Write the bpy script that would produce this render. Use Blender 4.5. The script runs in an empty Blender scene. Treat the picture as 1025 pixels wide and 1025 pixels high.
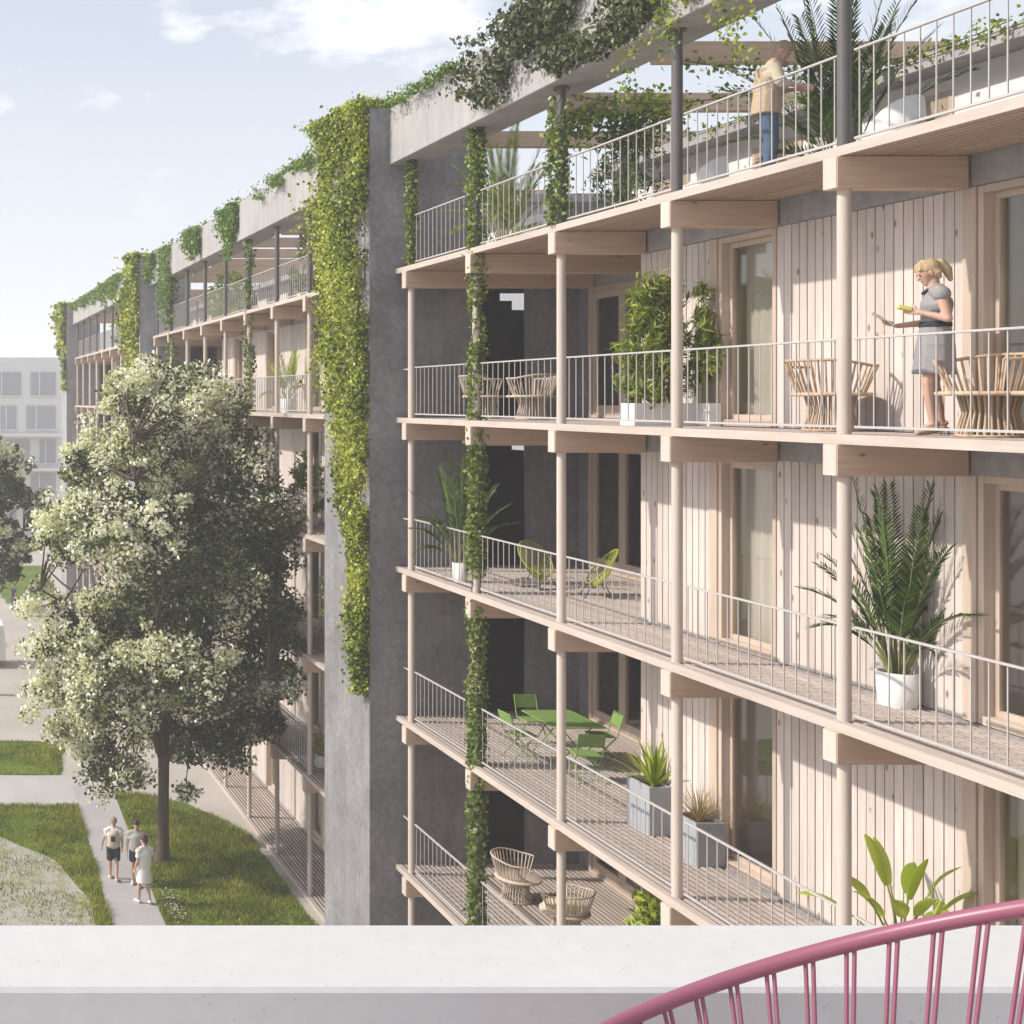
import bpy, math, random
import numpy as np
from mathutils import Vector, Matrix, noise as mnoise
PI = math.pi
random.seed(7)
RNG = np.random.default_rng(11)
scene = bpy.context.scene
COL = scene.collection

# ------------------------------------------------------------------ helpers
def tag(o, label=None, cat=None, group=None, kind=None):
    if label: o['label'] = label
    if cat: o['category'] = cat
    if group: o['group'] = group
    if kind: o['kind'] = kind
    return o

def empty(name, loc, rz=0.0):
    o = bpy.data.objects.new(name, None)
    o.location = loc; o.rotation_euler = (0, 0, rz)
    o.empty_display_size = .2
    COL.objects.link(o)
    return o

def wloc(o):
    v = Vector((0, 0, 0))
    while o is not None:
        v += Vector(o.location); o = o.parent
    return v

def link(name, me, parent=None, loc=(0, 0, 0)):
    o = bpy.data.objects.new(name, me)
    o.location = loc
    COL.objects.link(o)
    if parent is not None: o.parent = parent
    return o

def copy_tree(o, parent=None):
    c = o.copy(); COL.objects.link(c); c.parent = parent
    for ch in list(o.children): copy_tree(ch, c)
    return c

class MB:
    """collects shapes in world (or local) coordinates and links them as one mesh"""
    def __init__(s): s.v = []; s.f = []; s.m = []; s.sm = []
    def add(s, vs, fs, m=0, smooth=False):
        b = len(s.v); s.v.extend([tuple(p) for p in vs])
        for f in fs:
            s.f.append([b + i for i in f]); s.m.append(m); s.sm.append(smooth)
        return s
    def box(s, x0, x1, y0, y1, z0, z1, m=0, bev=0.0):
        if bev <= 0:
            vs = [(x, y, z) for z in (z0, z1) for y in (y0, y1) for x in (x0, x1)]
            return s.add(vs, [(0, 2, 3, 1), (4, 5, 7, 6), (0, 1, 5, 4), (2, 6, 7, 3), (0, 4, 6, 2), (1, 3, 7, 5)], m)
        b = bev
        X = (x0, x1); Y = (y0, y1); Z = (z0, z1); vs = []; idx = {}
        for i in (0, 1):
            for j in (0, 1):
                for k in (0, 1):
                    sx = b if i == 0 else -b; sy = b if j == 0 else -b; sz = b if k == 0 else -b
                    idx[i, j, k, 'x'] = len(vs); vs.append((X[i], Y[j] + sy, Z[k] + sz))
                    idx[i, j, k, 'y'] = len(vs); vs.append((X[i] + sx, Y[j], Z[k] + sz))
                    idx[i, j, k, 'z'] = len(vs); vs.append((X[i] + sx, Y[j] + sy, Z[k]))
        fs = []
        for i in (0, 1):
            q = [idx[i, 0, 0, 'x'], idx[i, 1, 0, 'x'], idx[i, 1, 1, 'x'], idx[i, 0, 1, 'x']]; fs.append(q if i else q[::-1])
            q = [idx[0, i, 0, 'y'], idx[0, i, 1, 'y'], idx[1, i, 1, 'y'], idx[1, i, 0, 'y']]; fs.append(q if i else q[::-1])
            q = [idx[0, 0, i, 'z'], idx[1, 0, i, 'z'], idx[1, 1, i, 'z'], idx[0, 1, i, 'z']]; fs.append(q if i else q[::-1])
        for j in (0, 1):
            for k in (0, 1):
                fs.append([idx[0, j, k, 'y'], idx[1, j, k, 'y'], idx[1, j, k, 'z'], idx[0, j, k, 'z']] if (j + k) % 2 else [idx[0, j, k, 'z'], idx[1, j, k, 'z'], idx[1, j, k, 'y'], idx[0, j, k, 'y']])
                fs.append([idx[j, 0, k, 'x'], idx[j, 1, k, 'x'], idx[j, 1, k, 'z'], idx[j, 0, k, 'z']])
                fs.append([idx[j, k, 0, 'x'], idx[j, k, 1, 'x'], idx[j, k, 1, 'y'], idx[j, k, 0, 'y']])
                for_k = (j, k)
        for key in [(i, j, k) for i in (0, 1) for j in (0, 1) for k in (0, 1)]:
            fs.append([idx[key + ('x',)], idx[key + ('y',)], idx[key + ('z',)]])
        return s.add(vs, fs, m)
    def tube(s, pts, radii, n=8, m=0, caps=True, closed=False, smooth=True):
        pts = [Vector(p) for p in pts]
        if not hasattr(radii, '__len__'): radii = [radii] * len(pts)
        N = len(pts); vs = []; fs = []; prev = None
        for i, p in enumerate(pts):
            if closed: t = pts[(i + 1) % N] - pts[(i - 1) % N]
            else: t = pts[min(i + 1, N - 1)] - pts[max(i - 1, 0)]
            if t.length < 1e-9: t = Vector((0, 0, 1))
            t.normalize()
            if prev is None:
                up = Vector((0, 0, 1)) if abs(t.z) < .9 else Vector((1, 0, 0))
                a = t.cross(up).normalized()
            else:
                a = (prev - t * prev.dot(t))
                a = a.normalized() if a.length > 1e-6 else t.orthogonal().normalized()
            prev = a; b = t.cross(a)
            for k in range(n):
                th = 2 * PI * k / n
                vs.append(p + (a * math.cos(th) + b * math.sin(th)) * radii[i])
        R = N if closed else N - 1
        for i in range(R):
            j = (i + 1) % N
            for k in range(n):
                k2 = (k + 1) % n
                fs.append((i * n + k, i * n + k2, j * n + k2, j * n + k))
        s.add(vs, fs, m, smooth)
        if caps and not closed:
            s.add(vs[:n], [tuple(range(n))[::-1]], m); s.add(vs[-n:], [tuple(range(n))], m)
        return s
    def lathe(s, c, prof, n=24, m=0, smooth=True, cap=True):
        vs = []; fs = []
        for (r, z) in prof:
            for k in range(n):
                th = 2 * PI * k / n
                vs.append((c[0] + r * math.cos(th), c[1] + r * math.sin(th), c[2] + z))
        for i in range(len(prof) - 1):
            for k in range(n):
                k2 = (k + 1) % n
                fs.append((i * n + k, i * n + k2, (i + 1) * n + k2, (i + 1) * n + k))
        s.add(vs, fs, m, smooth)
        if cap:
            if prof[0][0] > 1e-4: s.add(vs[:n], [tuple(range(n))[::-1]], m)
            if prof[-1][0] > 1e-4: s.add(vs[-n:], [tuple(range(n))], m)
        return s
    def mesh(s, name, mats, off=(0, 0, 0)):
        me = bpy.data.meshes.new(name)
        v = np.array(s.v, dtype=np.float64).reshape(-1, 3) - np.array(off)
        me.from_pydata(v.tolist(), [], s.f)
        if not isinstance(mats, (list, tuple)): mats = [mats]
        for mt in mats: me.materials.append(mt)
        if len(mats) > 1: me.polygons.foreach_set('material_index', s.m)
        me.polygons.foreach_set('use_smooth', s.sm)
        me.update()
        return me
    def build(s, name, mats, parent=None, world=True, origin=None):
        """world: coordinates are world ones (parent chain unrotated)"""
        if origin is not None and parent is None:
            return link(name, s.mesh(name, mats, origin), None, origin)
        off = wloc(parent) if (parent is not None and world) else Vector((0, 0, 0))
        return link(name, s.mesh(name, mats, off), parent)

def quadmesh(name, V, mats, midx=None, smooth=False):
    """V: (N,4,3) array of separate quads"""
    V = np.asarray(V, dtype=np.float32); N = len(V)
    me = bpy.data.meshes.new(name)
    me.vertices.add(N * 4); me.vertices.foreach_set('co', V.reshape(-1))
    me.loops.add(N * 4); me.loops.foreach_set('vertex_index', np.arange(N * 4, dtype=np.int32))
    me.polygons.add(N)
    me.polygons.foreach_set('loop_start', np.arange(0, N * 4, 4, dtype=np.int32))
    if not isinstance(mats, (list, tuple)): mats = [mats]
    for m in mats: me.materials.append(m)
    if midx is not None: me.polygons.foreach_set('material_index', np.asarray(midx, dtype=np.int32))
    me.update(calc_edges=True); me.validate()
    return me

def unit(v):
    return v / np.maximum(np.linalg.norm(v, axis=-1, keepdims=True), 1e-9)

def leaf_quads(C, size, droop=0.0, out=None, aspect=.55, rng=RNG):
    """diamond leaves at centres C"""
    N = len(C)
    d = unit(rng.normal(size=(N, 3)) + np.array([0, 0, -droop]))
    r = rng.normal(size=(N, 3))
    if out is not None: r = r * .7 + out
    nrm = unit(r - d * (r * d).sum(1, keepdims=True))
    sd = np.cross(nrm, d)
    L = (size * rng.uniform(.6, 1.3, N))[:, None]
    W = L * aspect * .5
    fold = nrm * L * .12
    a = C - d * L * .5; b = C + sd * W + fold - d * L * .05; c = C + d * L * .5; e = C - sd * W + fold - d * L * .05
    return np.stack([a, b, c, e], 1)

# ------------------------------------------------------------------ materials
def newmat(name):
    m = bpy.data.materials.new(name); m.use_nodes = True
    nt = m.node_tree; nt.nodes.clear()
    return m, nt, nt.nodes, nt.links
def N(nt, typ, **kw):
    n = nt.nodes.new(typ)
    for k, v in kw.items():
        if k in n.inputs: n.inputs[k].default_value = v
        else: setattr(n, k, v)
    return n
def ramp(nt, stops, interp='LINEAR'):
    n = nt.nodes.new('ShaderNodeValToRGB'); cr = n.color_ramp; cr.interpolation = interp
    while len(cr.elements) < len(stops): cr.elements.new(.5)
    for e, (p, c) in zip(cr.elements, stops):
        e.position = p; e.color = (c[0], c[1], c[2], 1) if hasattr(c, '__len__') else (c, c, c, 1)
    return n
def principled(nt, rough=.6, spec=.4):
    b = nt.nodes.new('ShaderNodeBsdfPrincipled'); b.inputs['Roughness'].default_value = rough
    b.inputs['Specular IOR Level'].default_value = spec
    o = nt.nodes.new('ShaderNodeOutputMaterial'); nt.links.new(b.outputs[0], o.inputs[0])
    return b
def mixc(nt, fac, a, b, blend='MIX'):
    n = nt.nodes.new('ShaderNodeMix'); n.data_type = 'RGBA'; n.blend_type = blend
    for i, v in ((0, fac), (6, a), (7, b)):
        if hasattr(v, 'is_linked'): nt.links.new(v, n.inputs[i])
        elif hasattr(v, '__len__'): n.inputs[i].default_value = (*v[:3], 1)
        else: n.inputs[i].default_value = v
    return n.outputs[2]
def math_(nt, op, a, b=None):
    n = nt.nodes.new('ShaderNodeMath'); n.operation = op
    for i, v in ((0, a), (1, b)):
        if v is None: continue
        if hasattr(v, 'is_linked'): nt.links.new(v, n.inputs[i])
        else: n.inputs[i].default_value = v
    return n.outputs[0]
def geo_pos(nt, scale=(1, 1, 1)):
    g = nt.nodes.new('ShaderNodeNewGeometry')
    m = nt.nodes.new('ShaderNodeMapping'); m.inputs['Scale'].default_value = scale
    nt.links.new(g.outputs['Position'], m.inputs[0])
    return m.outputs[0]
def noise_(nt, vec, scale, detail=5, rough=.6):
    n = nt.nodes.new('ShaderNodeTexNoise'); n.inputs['Scale'].default_value = scale
    n.inputs['Detail'].default_value = detail; n.inputs['Roughness'].default_value = rough
    nt.links.new(vec, n.inputs['Vector']); return n.outputs['Fac']
def bump_(nt, h, bsdf, strength=.3, dist=.01):
    b = nt.nodes.new('ShaderNodeBump'); b.inputs['Strength'].default_value = strength; b.inputs['Distance'].default_value = dist
    nt.links.new(h, b.inputs['Height']); nt.links.new(b.outputs[0], bsdf.inputs['Normal'])

def mat_wood(name, light, dark, axis='z', pitch=None, knots=True, rough=.65, var=.25):
    """grain along axis; random tone per loose piece (each board)"""
    m, nt, nd, lk = newmat(name); b = principled(nt, rough, .25)
    sc = {'z': (14, 14, .9), 'x': (.9, 14, 14), 'y': (14, .9, 14)}[axis]
    v = geo_pos(nt, sc)
    g = nt.nodes.new('ShaderNodeNewGeometry')
    off = nt.nodes.new('ShaderNodeVectorMath'); off.operation = 'ADD'
    cmb = nt.nodes.new('ShaderNodeCombineXYZ')
    r37 = math_(nt, 'MULTIPLY', g.outputs['Random Per Island'], 37.0)
    for i in range(3): lk.new(r37, cmb.inputs[i])
    lk.new(v, off.inputs[0]); lk.new(cmb.outputs[0], off.inputs[1]); v = off.outputs[0]
    n1 = noise_(nt, v, 1.6, 6, .65)
    c = ramp(nt, [(.25, dark), (.7, light)]); lk.new(n1, c.inputs[0])
    col = c.outputs[0]
    tone = ramp(nt, [(0, (1 - var, 1 - var * 1.1, 1 - var * 1.25)), (1, (1.0, 1.0, 1.0))]); lk.new(g.outputs['Random Per Island'], tone.inputs[0])
    col = mixc(nt, 1.0, col, tone.outputs[0], 'MULTIPLY')
    if knots:
        ksc = {'z': (9, 9, 4.5), 'x': (4.5, 9, 9), 'y': (9, 4.5, 9)}[axis]
        kv = geo_pos(nt, ksc)
        o2 = nt.nodes.new('ShaderNodeVectorMath'); o2.operation = 'ADD'; lk.new(kv, o2.inputs[0]); lk.new(cmb.outputs[0], o2.inputs[1])
        vo = nt.nodes.new('ShaderNodeTexVoronoi'); vo.inputs['Scale'].default_value = .5; lk.new(o2.outputs[0], vo.inputs['Vector'])
        kr = ramp(nt, [(0, 1), (.06, .85), (.13, .0)]); lk.new(vo.outputs['Distance'], kr.inputs[0])
        sx = nt.nodes.new('ShaderNodeSeparateColor'); lk.new(vo.outputs['Color'], sx.inputs[0])
        gt = math_(nt, 'GREATER_THAN', sx.outputs[0], .40); kf = math_(nt, 'MULTIPLY', kr.outputs[0], gt)
        halo = ramp(nt, [(0, 1), (.30, .0)]); lk.new(vo.outputs['Distance'], halo.inputs[0])
        col = mixc(nt, math_(nt, 'MULTIPLY', math_(nt, 'MULTIPLY', halo.outputs[0], gt), .35), col, dark)
        kn = (dark[0] * .32, dark[1] * .25, dark[2] * .2)
        col = mixc(nt, math_(nt, 'MULTIPLY', kf, .95), col, kn)
    wz = {'z': (1.6, 1.6, .35), 'x': (.6, 2, 2), 'y': (2, .6, 2)}[axis]
    wr_ = ramp(nt, [(.30, (.86, .85, .84)), (.62, (1.03, 1.02, 1.02))]); lk.new(noise_(nt, geo_pos(nt, wz), 1.0, 6, .65), wr_.inputs[0])
    col = mixc(nt, 1.0, col, wr_.outputs[0], 'MULTIPLY')
    lk.new(col, b.inputs['Base Color'])
    bump_(nt, n1, b, .15, .004)
    return m

def mat_concrete(name, base, var=.25, rough=.85, streak=True, pits=True, scale=1.0):
    m, nt, nd, lk = newmat(name); b = principled(nt, rough, .3)
    v = geo_pos(nt)
    n1 = noise_(nt, v, .7 * scale, 8, .65); n2 = noise_(nt, v, 9 * scale, 6, .6)
    lo = tuple(c * (1 - var) for c in base); hi = tuple(min(c * (1 + var * .7), .95) for c in base)
    r = ramp(nt, [(.3, lo), (.7, hi)]); lk.new(n1, r.inputs[0]); col = r.outputs[0]
    r2 = ramp(nt, [(.3, 1 - var * .75), (.7, 1 + var * .3)]); lk.new(n2, r2.inputs[0])
    col = mixc(nt, 1, col, r2.outputs[0], 'MULTIPLY')
    if streak:
        vs = geo_pos(nt, (3, 3, .25)); n3 = noise_(nt, vs, 1.3, 5, .7)
        r3 = ramp(nt, [(.38, .80), (.6, 1.0)]); lk.new(n3, r3.inputs[0])
        col = mixc(nt, .7, col, r3.outputs[0], 'MULTIPLY')
    if pits:
        vo = nt.nodes.new('ShaderNodeTexVoronoi'); vo.inputs['Scale'].default_value = 22 * scale; lk.new(v, vo.inputs['Vector'])
        gate = noise_(nt, v, 5 * scale, 3); gr = ramp(nt, [(.52, 0), (.58, 1)]); lk.new(gate, gr.inputs[0])
        pr = ramp(nt, [(.06, 1), (.16, 0)]); lk.new(vo.outputs['Distance'], pr.inputs[0])
        pf = math_(nt, 'MULTIPLY', pr.outputs[0], gr.outputs[0])
        col = mixc(nt, math_(nt, 'MULTIPLY', pf, .55), col, tuple(c * .4 for c in base))
    lk.new(col, b.inputs['Base Color']); bump_(nt, n2, b, .2, .006)
    return m

def mat_plain(name, col, rough=.5, spec=.4, metal=0.0, var=.08, scale=6.0):
    m, nt, nd, lk = newmat(name); b = principled(nt, rough, spec); b.inputs['Metallic'].default_value = metal
    n = noise_(nt, geo_pos(nt), scale, 4)
    r = ramp(nt, [(.3, tuple(c * (1 - var) for c in col)), (.7, tuple(min(1, c * (1 + var)) for c in col))]); lk.new(n, r.inputs[0])
    lk.new(r.outputs[0], b.inputs['Base Color'])
    return m

def mat_leaf(name, stops, trans=.35, rough=.5, spec=.35, clump=0.0):
    m, nt, nd, lk = newmat(name)
    g = nt.nodes.new('ShaderNodeNewGeometry')
    f = g.outputs['Random Per Island']
    if clump > 0:
        n = noise_(nt, geo_pos(nt), clump, 3); n = math_(nt, 'MULTIPLY', math_(nt, 'SUBTRACT', n, .5), 1.7)
        f = math_(nt, 'ADD', f, n)
    r = ramp(nt, stops); lk.new(f, r.inputs[0])
    b = nt.nodes.new('ShaderNodeBsdfPrincipled'); b.inputs['Roughness'].default_value = rough; b.inputs['Specular IOR Level'].default_value = spec
    t = nt.nodes.new('ShaderNodeBsdfTranslucent'); mx = nt.nodes.new('ShaderNodeMixShader'); mx.inputs[0].default_value = trans
    o = nt.nodes.new('ShaderNodeOutputMaterial')
    lk.new(r.outputs[0], b.inputs['Base Color'])
    tc = mixc(nt, 1, r.outputs[0], (1.25, 1.3, .6), 'MULTIPLY')
    lk.new(tc, t.inputs['Color'])
    lk.new(b.outputs[0], mx.inputs[1]); lk.new(t.outputs[0], mx.inputs[2]); lk.new(mx.outputs[0], o.inputs[0])
    return m

def mat_glass(name, tint=(.9, .93, .92), refl=1.0):
    m, nt, nd, lk = newmat(name)
    t = nt.nodes.new('ShaderNodeBsdfTransparent'); t.inputs[0].default_value = (*tint, 1)
    g = nt.nodes.new('ShaderNodeBsdfGlossy'); g.inputs['Roughness'].default_value = .02
    fr = nt.nodes.new('ShaderNodeLayerWeight'); fr.inputs[0].default_value = .5
    k = math_(nt, 'ADD', math_(nt, 'MULTIPLY', math_(nt, 'POWER', fr.outputs['Facing'], 3.0), refl), .04)
    mx = nt.nodes.new('ShaderNodeMixShader'); lk.new(k, mx.inputs[0])
    o = nt.nodes.new('ShaderNodeOutputMaterial')
    lk.new(t.outputs[0], mx.inputs[1]); lk.new(g.outputs[0], mx.inputs[2]); lk.new(mx.outputs[0], o.inputs[0])
    return m

def mat_herring(name):
    m, nt, nd, lk = newmat(name); b = principled(nt, .4, .4)
    br = nt.nodes.new('ShaderNodeTexBrick'); br.inputs['Scale'].default_value = 1.0
    br.inputs['Brick Width'].default_value = .7; br.inputs['Row Height'].default_value = .11; br.inputs['Mortar Size'].default_value = .006
    br.inputs['Color1'].default_value = (.30, .19, .13, 1); br.inputs['Color2'].default_value = (.42, .28, .20, 1); br.inputs['Mortar'].default_value = (.1, .06, .04, 1)
    mp = geo_pos(nt); lk.new(mp, br.inputs['Vector']); lk.new(br.outputs[0], b.inputs['Base Color'])
    return m

M = {}
M['board'] = mat_wood('whitewashed_pine_boards', (.69, .63, .59), (.55, .48, .435), 'z', var=.15)
M['post'] = mat_wood('pale_painted_pine_post', (.585, .515, .46), (.51, .44, .385), 'z', knots=False, var=.08)
M['beam'] = mat_wood('pine_beam', (.66, .50, .385), (.52, .375, .27), 'x', var=.1)
M['frame'] = mat_wood('pine_window_frame', (.62, .515, .43), (.51, .41, .335), 'z', knots=False, var=.12)
M['deck'] = mat_wood('bleached_deck_slats', (.56, .49, .45), (.44, .375, .335), 'y', knots=False, var=.18)
M['deck_dark'] = mat_wood('deck_fascia', (.55, .48, .43), (.46, .395, .345), 'y', knots=False, var=.05)
M['groove'] = mat_plain('shadow_gap_battens', (.16, .115, .08), .9, .1)
M['soffit'] = mat_wood('pine_soffit_slats', (.56, .42, .335), (.42, .30, .23), 'y', knots=False, var=.2)
M['gap_shade'] = mat_plain('deck_gap_shade', (.045, .035, .03), .9, .1)  # dark colour painting shade between the deck slats; bearers share it
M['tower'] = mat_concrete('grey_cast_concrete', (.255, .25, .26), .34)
M['tower_hazed'] = mat_concrete('hazed_grey_cast_concrete', (.36, .36, .37), .25)  # lighter copy of the tower concrete, distance haze painted into its colour
M['ring'] = mat_concrete('pale_cast_concrete', (.38, .37, .36), .12)
M['slab'] = mat_concrete('slab_concrete', (.36, .34, .33), .2, pits=False)
M['parapet'] = mat_concrete('smooth_white_concrete', (.535, .525, .52), .055, pits=True, streak=False, scale=2.4)
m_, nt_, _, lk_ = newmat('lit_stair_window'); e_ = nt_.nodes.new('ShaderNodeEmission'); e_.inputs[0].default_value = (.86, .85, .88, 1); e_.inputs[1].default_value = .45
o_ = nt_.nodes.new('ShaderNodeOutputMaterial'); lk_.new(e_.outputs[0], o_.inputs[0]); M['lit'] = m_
M['dark'] = mat_plain('stair_void_shade', (.035, .034, .036), .9, .1)  # near-black colour stands in for the shade inside the stairwell
M['steel'] = mat_plain('anthracite_steel', (.10, .095, .095), .45, .4)
M['rail'] = mat_plain('white_powder_coated_steel', (.43, .41, .395), .45, .4, var=.03)
M['plaster'] = mat_plain('white_plaster', (.74, .72, .69), .9, .2, var=.04, scale=2)
M['inner'] = mat_plain('warm_interior_plaster', (.80, .75, .68), .9, .2, var=.05, scale=2)
M['curtain'] = mat_leaf('sheer_linen_curtain', [(0, (.76, .72, .67)), (1, (.76, .72, .67))], .4, .9, .1)
M['floor'] = mat_herring('interior_parquet')
M['glass'] = mat_glass('window_glass', (.97, .965, .95), .9)
M['white_pot'] = mat_plain('white_glazed_pot', (.74, .73, .72), .45, .4, var=.03)
M['grey_pot'] = mat_concrete('grey_fibre_cement', (.33, .345, .37), .12, streak=False, pits=False)
M['soil'] = mat_plain('potting_soil', (.07, .045, .03), .95, .1, var=.4, scale=60)
M['rattan'] = mat_wood('bleached_rattan', (.64, .50, .36), (.50, .37, .25), 'z', knots=False, var=.25)
M['rattan_pale'] = mat_wood('pale_rattan', (.72, .62, .52), (.58, .48, .39), 'z', knots=False, var=.25)
M['cushion'] = mat_plain('pale_yellow_cushion', (.66, .60, .38), .9, .1, var=.08, scale=20)
M['lime'] = mat_plain('lime_green_cord', (.36, .37, .045), .5, .4)
M['green'] = mat_plain('leaf_green_painted_steel', (.20, .33, .085), .4, .5)
M['black'] = mat_plain('black_metal', (.03, .03, .03), .5, .4)
M['pink'] = mat_plain('dusky_pink_lacquer', (.26, .085, .13), .38, .5, var=.05)
M['skin'] = mat_plain('skin', (.50, .315, .235), .55, .4, var=.06, scale=14)
M['hair_blond'] = mat_wood('blond_hair', (.62, .50, .32), (.36, .25, .13), 'z', knots=False)
M['hair_grey'] = mat_wood('greying_fair_hair', (.45, .37, .27), (.28, .22, .15), 'z', knots=False)
M['hair_dark'] = mat_plain('dark_hair', (.03, .02, .016), .5, .4)
M['dress'] = mat_plain('grey_jersey', (.27, .26, .265), .9, .1, var=.12, scale=40)
M['navy'] = mat_plain('dark_navy_cloth', (.04, .042, .06), .9, .1, var=.15, scale=30)
M['cream'] = mat_plain('cream_linen', (.50, .43, .33), .9, .1, var=.1, scale=30)
M['tan_cloth'] = mat_plain('sand_canvas', (.43, .335, .235), .9, .1, var=.12, scale=30)
M['denim'] = mat_plain('blue_denim', (.085, .12, .185), .9, .1, var=.25, scale=30)
M['white_cloth'] = mat_plain('white_cotton', (.72, .70, .68), .9, .1, var=.06, scale=25)
M['grey_cloth'] = mat_plain('grey_cotton', (.36, .34, .32), .9, .1, var=.1, scale=25)
M['eye'] = mat_plain('dark_eye', (.02, .015, .012), .2, .6)
M['lip'] = mat_plain('lips', (.42, .16, .13), .5, .4)
M['yellow'] = mat_plain('yellow_paper', (.66, .56, .16), .8, .2)
M['bark'] = mat_wood('grey_brown_bark', (.15, .115, .085), (.055, .04, .03), 'z', knots=False)
M['stem'] = mat_plain('green_brown_stem', (.20, .22, .07), .7, .3, var=.2)
M['trunk_pale'] = mat_plain('pale_palm_stem', (.34, .27, .16), .8, .2, var=.25, scale=20)
M['leaf_palm'] = mat_leaf('palm_leaflets', [(0, (.02, .045, .012)), (.5, (.05, .10, .02)), (1, (.15, .22, .035))], .3, .4)
M['leaf_bamboo'] = mat_leaf('bamboo_leaves', [(0, (.06, .11, .015)), (.45, (.17, .23, .03)), (1, (.42, .44, .09))], .35, .45)
M['leaf_lime'] = mat_leaf('banana_leaves', [(0, (.24, .33, .03)), (1, (.52, .57, .10))], .4, .35)
M['leaf_yucca'] = mat_leaf('yucca_leaves', [(0, (.13, .20, .015)), (.5, (.34, .42, .03)), (1, (.6, .62, .12))], .35, .4)
M['leaf_dry'] = mat_leaf('dry_grass', [(0, (.20, .13, .05)), (1, (.46, .36, .18))], .3, .7)
M['leaf_ivy'] = mat_leaf('ivy_leaves', [(0, (.035, .065, .01)), (.35, (.14, .19, .02)), (.66, (.34, .39, .035)), (1, (.60, .60, .16))], .38, .45, clump=.75)
M['leaf_column'] = mat_leaf('column_ivy_leaves', [(0, (.05, .09, .015)), (.55, (.15, .21, .035)), (.85, (.30, .36, .09)), (1, (.55, .58, .32))], .35, .45)
M['leaf_dark'] = mat_leaf('dark_creeper_leaves', [(0, (.022, .032, .012)), (.6, (.06, .075, .024)), (.9, (.12, .14, .05)), (1, (.35, .36, .24))], .25, .5)
M['leaf_roof'] = mat_leaf('roof_creeper_leaves', [(0, (.05, .11, .02)), (.6, (.13, .22, .04)), (1, (.28, .36, .08))], .3, .5)
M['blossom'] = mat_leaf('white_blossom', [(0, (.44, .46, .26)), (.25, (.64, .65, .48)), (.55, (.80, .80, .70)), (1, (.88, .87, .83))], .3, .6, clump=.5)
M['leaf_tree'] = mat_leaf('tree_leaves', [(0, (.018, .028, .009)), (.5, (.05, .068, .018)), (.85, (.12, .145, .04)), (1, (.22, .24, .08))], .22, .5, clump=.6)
M['tree2'] = M['blossom']

# ------------------------------------------------------------------ frame of reference
CAMZ = 12.65
LV = [.12, 3.16, 6.20, 9.24, 12.28, 15.32]
XE, XC, XR, XW, XB, XF = 9.65, 9.77, 9.80, 11.10, 13.40, 9.12   # deck edge, columns, railing, board wall, recessed wall, tower end
BAY = 2.966
RING0, RING1 = CAMZ + 4.80, CAMZ + 5.95

# ------------------------------------------------------------------ building sections
SLAT_W, SLAT_P = .054, .100
def slats(mb, x0, x1, y0, y1, top, th=.02):
    x = x0
    while x + SLAT_W <= x1 + .001:
        mb.box(x, x + SLAT_W, y0, y1, top - th, top, 0)                     # walking slats
        mb.box(x, x + SLAT_W + .012, y0, y1, top - .098, top - .080, 3); x += SLAT_P   # soffit slats
    mb.box(x0, x1, y0, y1, top - .062, top - .056, 2)                       # added dark sheet, paints shade into the gaps

def board_run(mb, x, y0, y1, z0, z1, seed=0, pitch=.142):
    """vertical boards on plane x (outer face), from y0 to y1, dark backing behind"""
    r = random.Random(seed)
    n = max(1, round((y1 - y0) / pitch)); p = (y1 - y0) / n
    for i in range(n):
        d = r.uniform(0, .005)
        mb.box(x + d, x + .026, y0 + i * p + .007, y0 + (i + 1) * p - .007, z0, z1, 0)
    mb.box(x + .026, x + .16, y0 + .004, y1 - .004, z0, z1, 2)

def window_part(parent, y0, y1, z0, z1, x=XW, wide_far=.17, curtain=0):
    """tall timber window: frame (part) with its pane (sub-part)"""
    f = MB()
    f.box(x - .035, x + .20, y1 - wide_far, y1, z0, z1, 0, .006)           # wide far post
    f.box(x - .012, x + .20, y1 - wide_far - .075, y1 - wide_far - .004, z0, z1, 0, .005)
    f.box(x - .012, x + .20, y0, y0 + .07, z0, z1, 0, .005)
    f.box(x - .012, x + .20, y0 + .072, y1 - wide_far - .077, z1 - .08, z1, 0, .004)
    f.box(x - .03, x + .20, y0 + .072, y1 - wide_far - .077, z0, z0 + .09, 0, .004)
    a0, a1 = y0 + .074, y1 - wide_far - .079
    xx = x + .10
    f.box(xx, xx + .06, a0, a0 + .06, z0 + .092, z1 - .082, 0); f.box(xx, xx + .06, a1 - .06, a1, z0 + .092, z1 - .082, 0)
    f.box(xx, xx + .06, a0 + .061, a1 - .061, z0 + .092, z0 + .16, 0); f.box(xx, xx + .06, a0 + .061, a1 - .061, z1 - .15, z1 - .082, 0)
    o = f.build('window', M['frame'], parent)
    g = MB(); g.box(xx + .025, xx + .037, a0 + .062, a1 - .062, z0 + .162, z1 - .152)
    g.build('pane', M['glass'], o)
    if curtain:
        c = MB(); n = 44; ya, yb = (a0 - .1, a0 + (a1 - a0) * curtain) ; xs = x + .34; vs = []
        for i in range(n + 1):
            y = ya + (yb - ya) * i / n; q = xs + .03 * math.sin(i * 1.05) + .012 * math.sin(i * 2.3 + 1)
            vs += [(q, y, z0 + .03), (q, y, z1 - .05)]
        c.add(vs, [(2 * i, 2 * i + 2, 2 * i + 3, 2 * i + 1) for i in range(n)], 0, True); c.build('curtain', M['curtain'], o)
    return o

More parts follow.
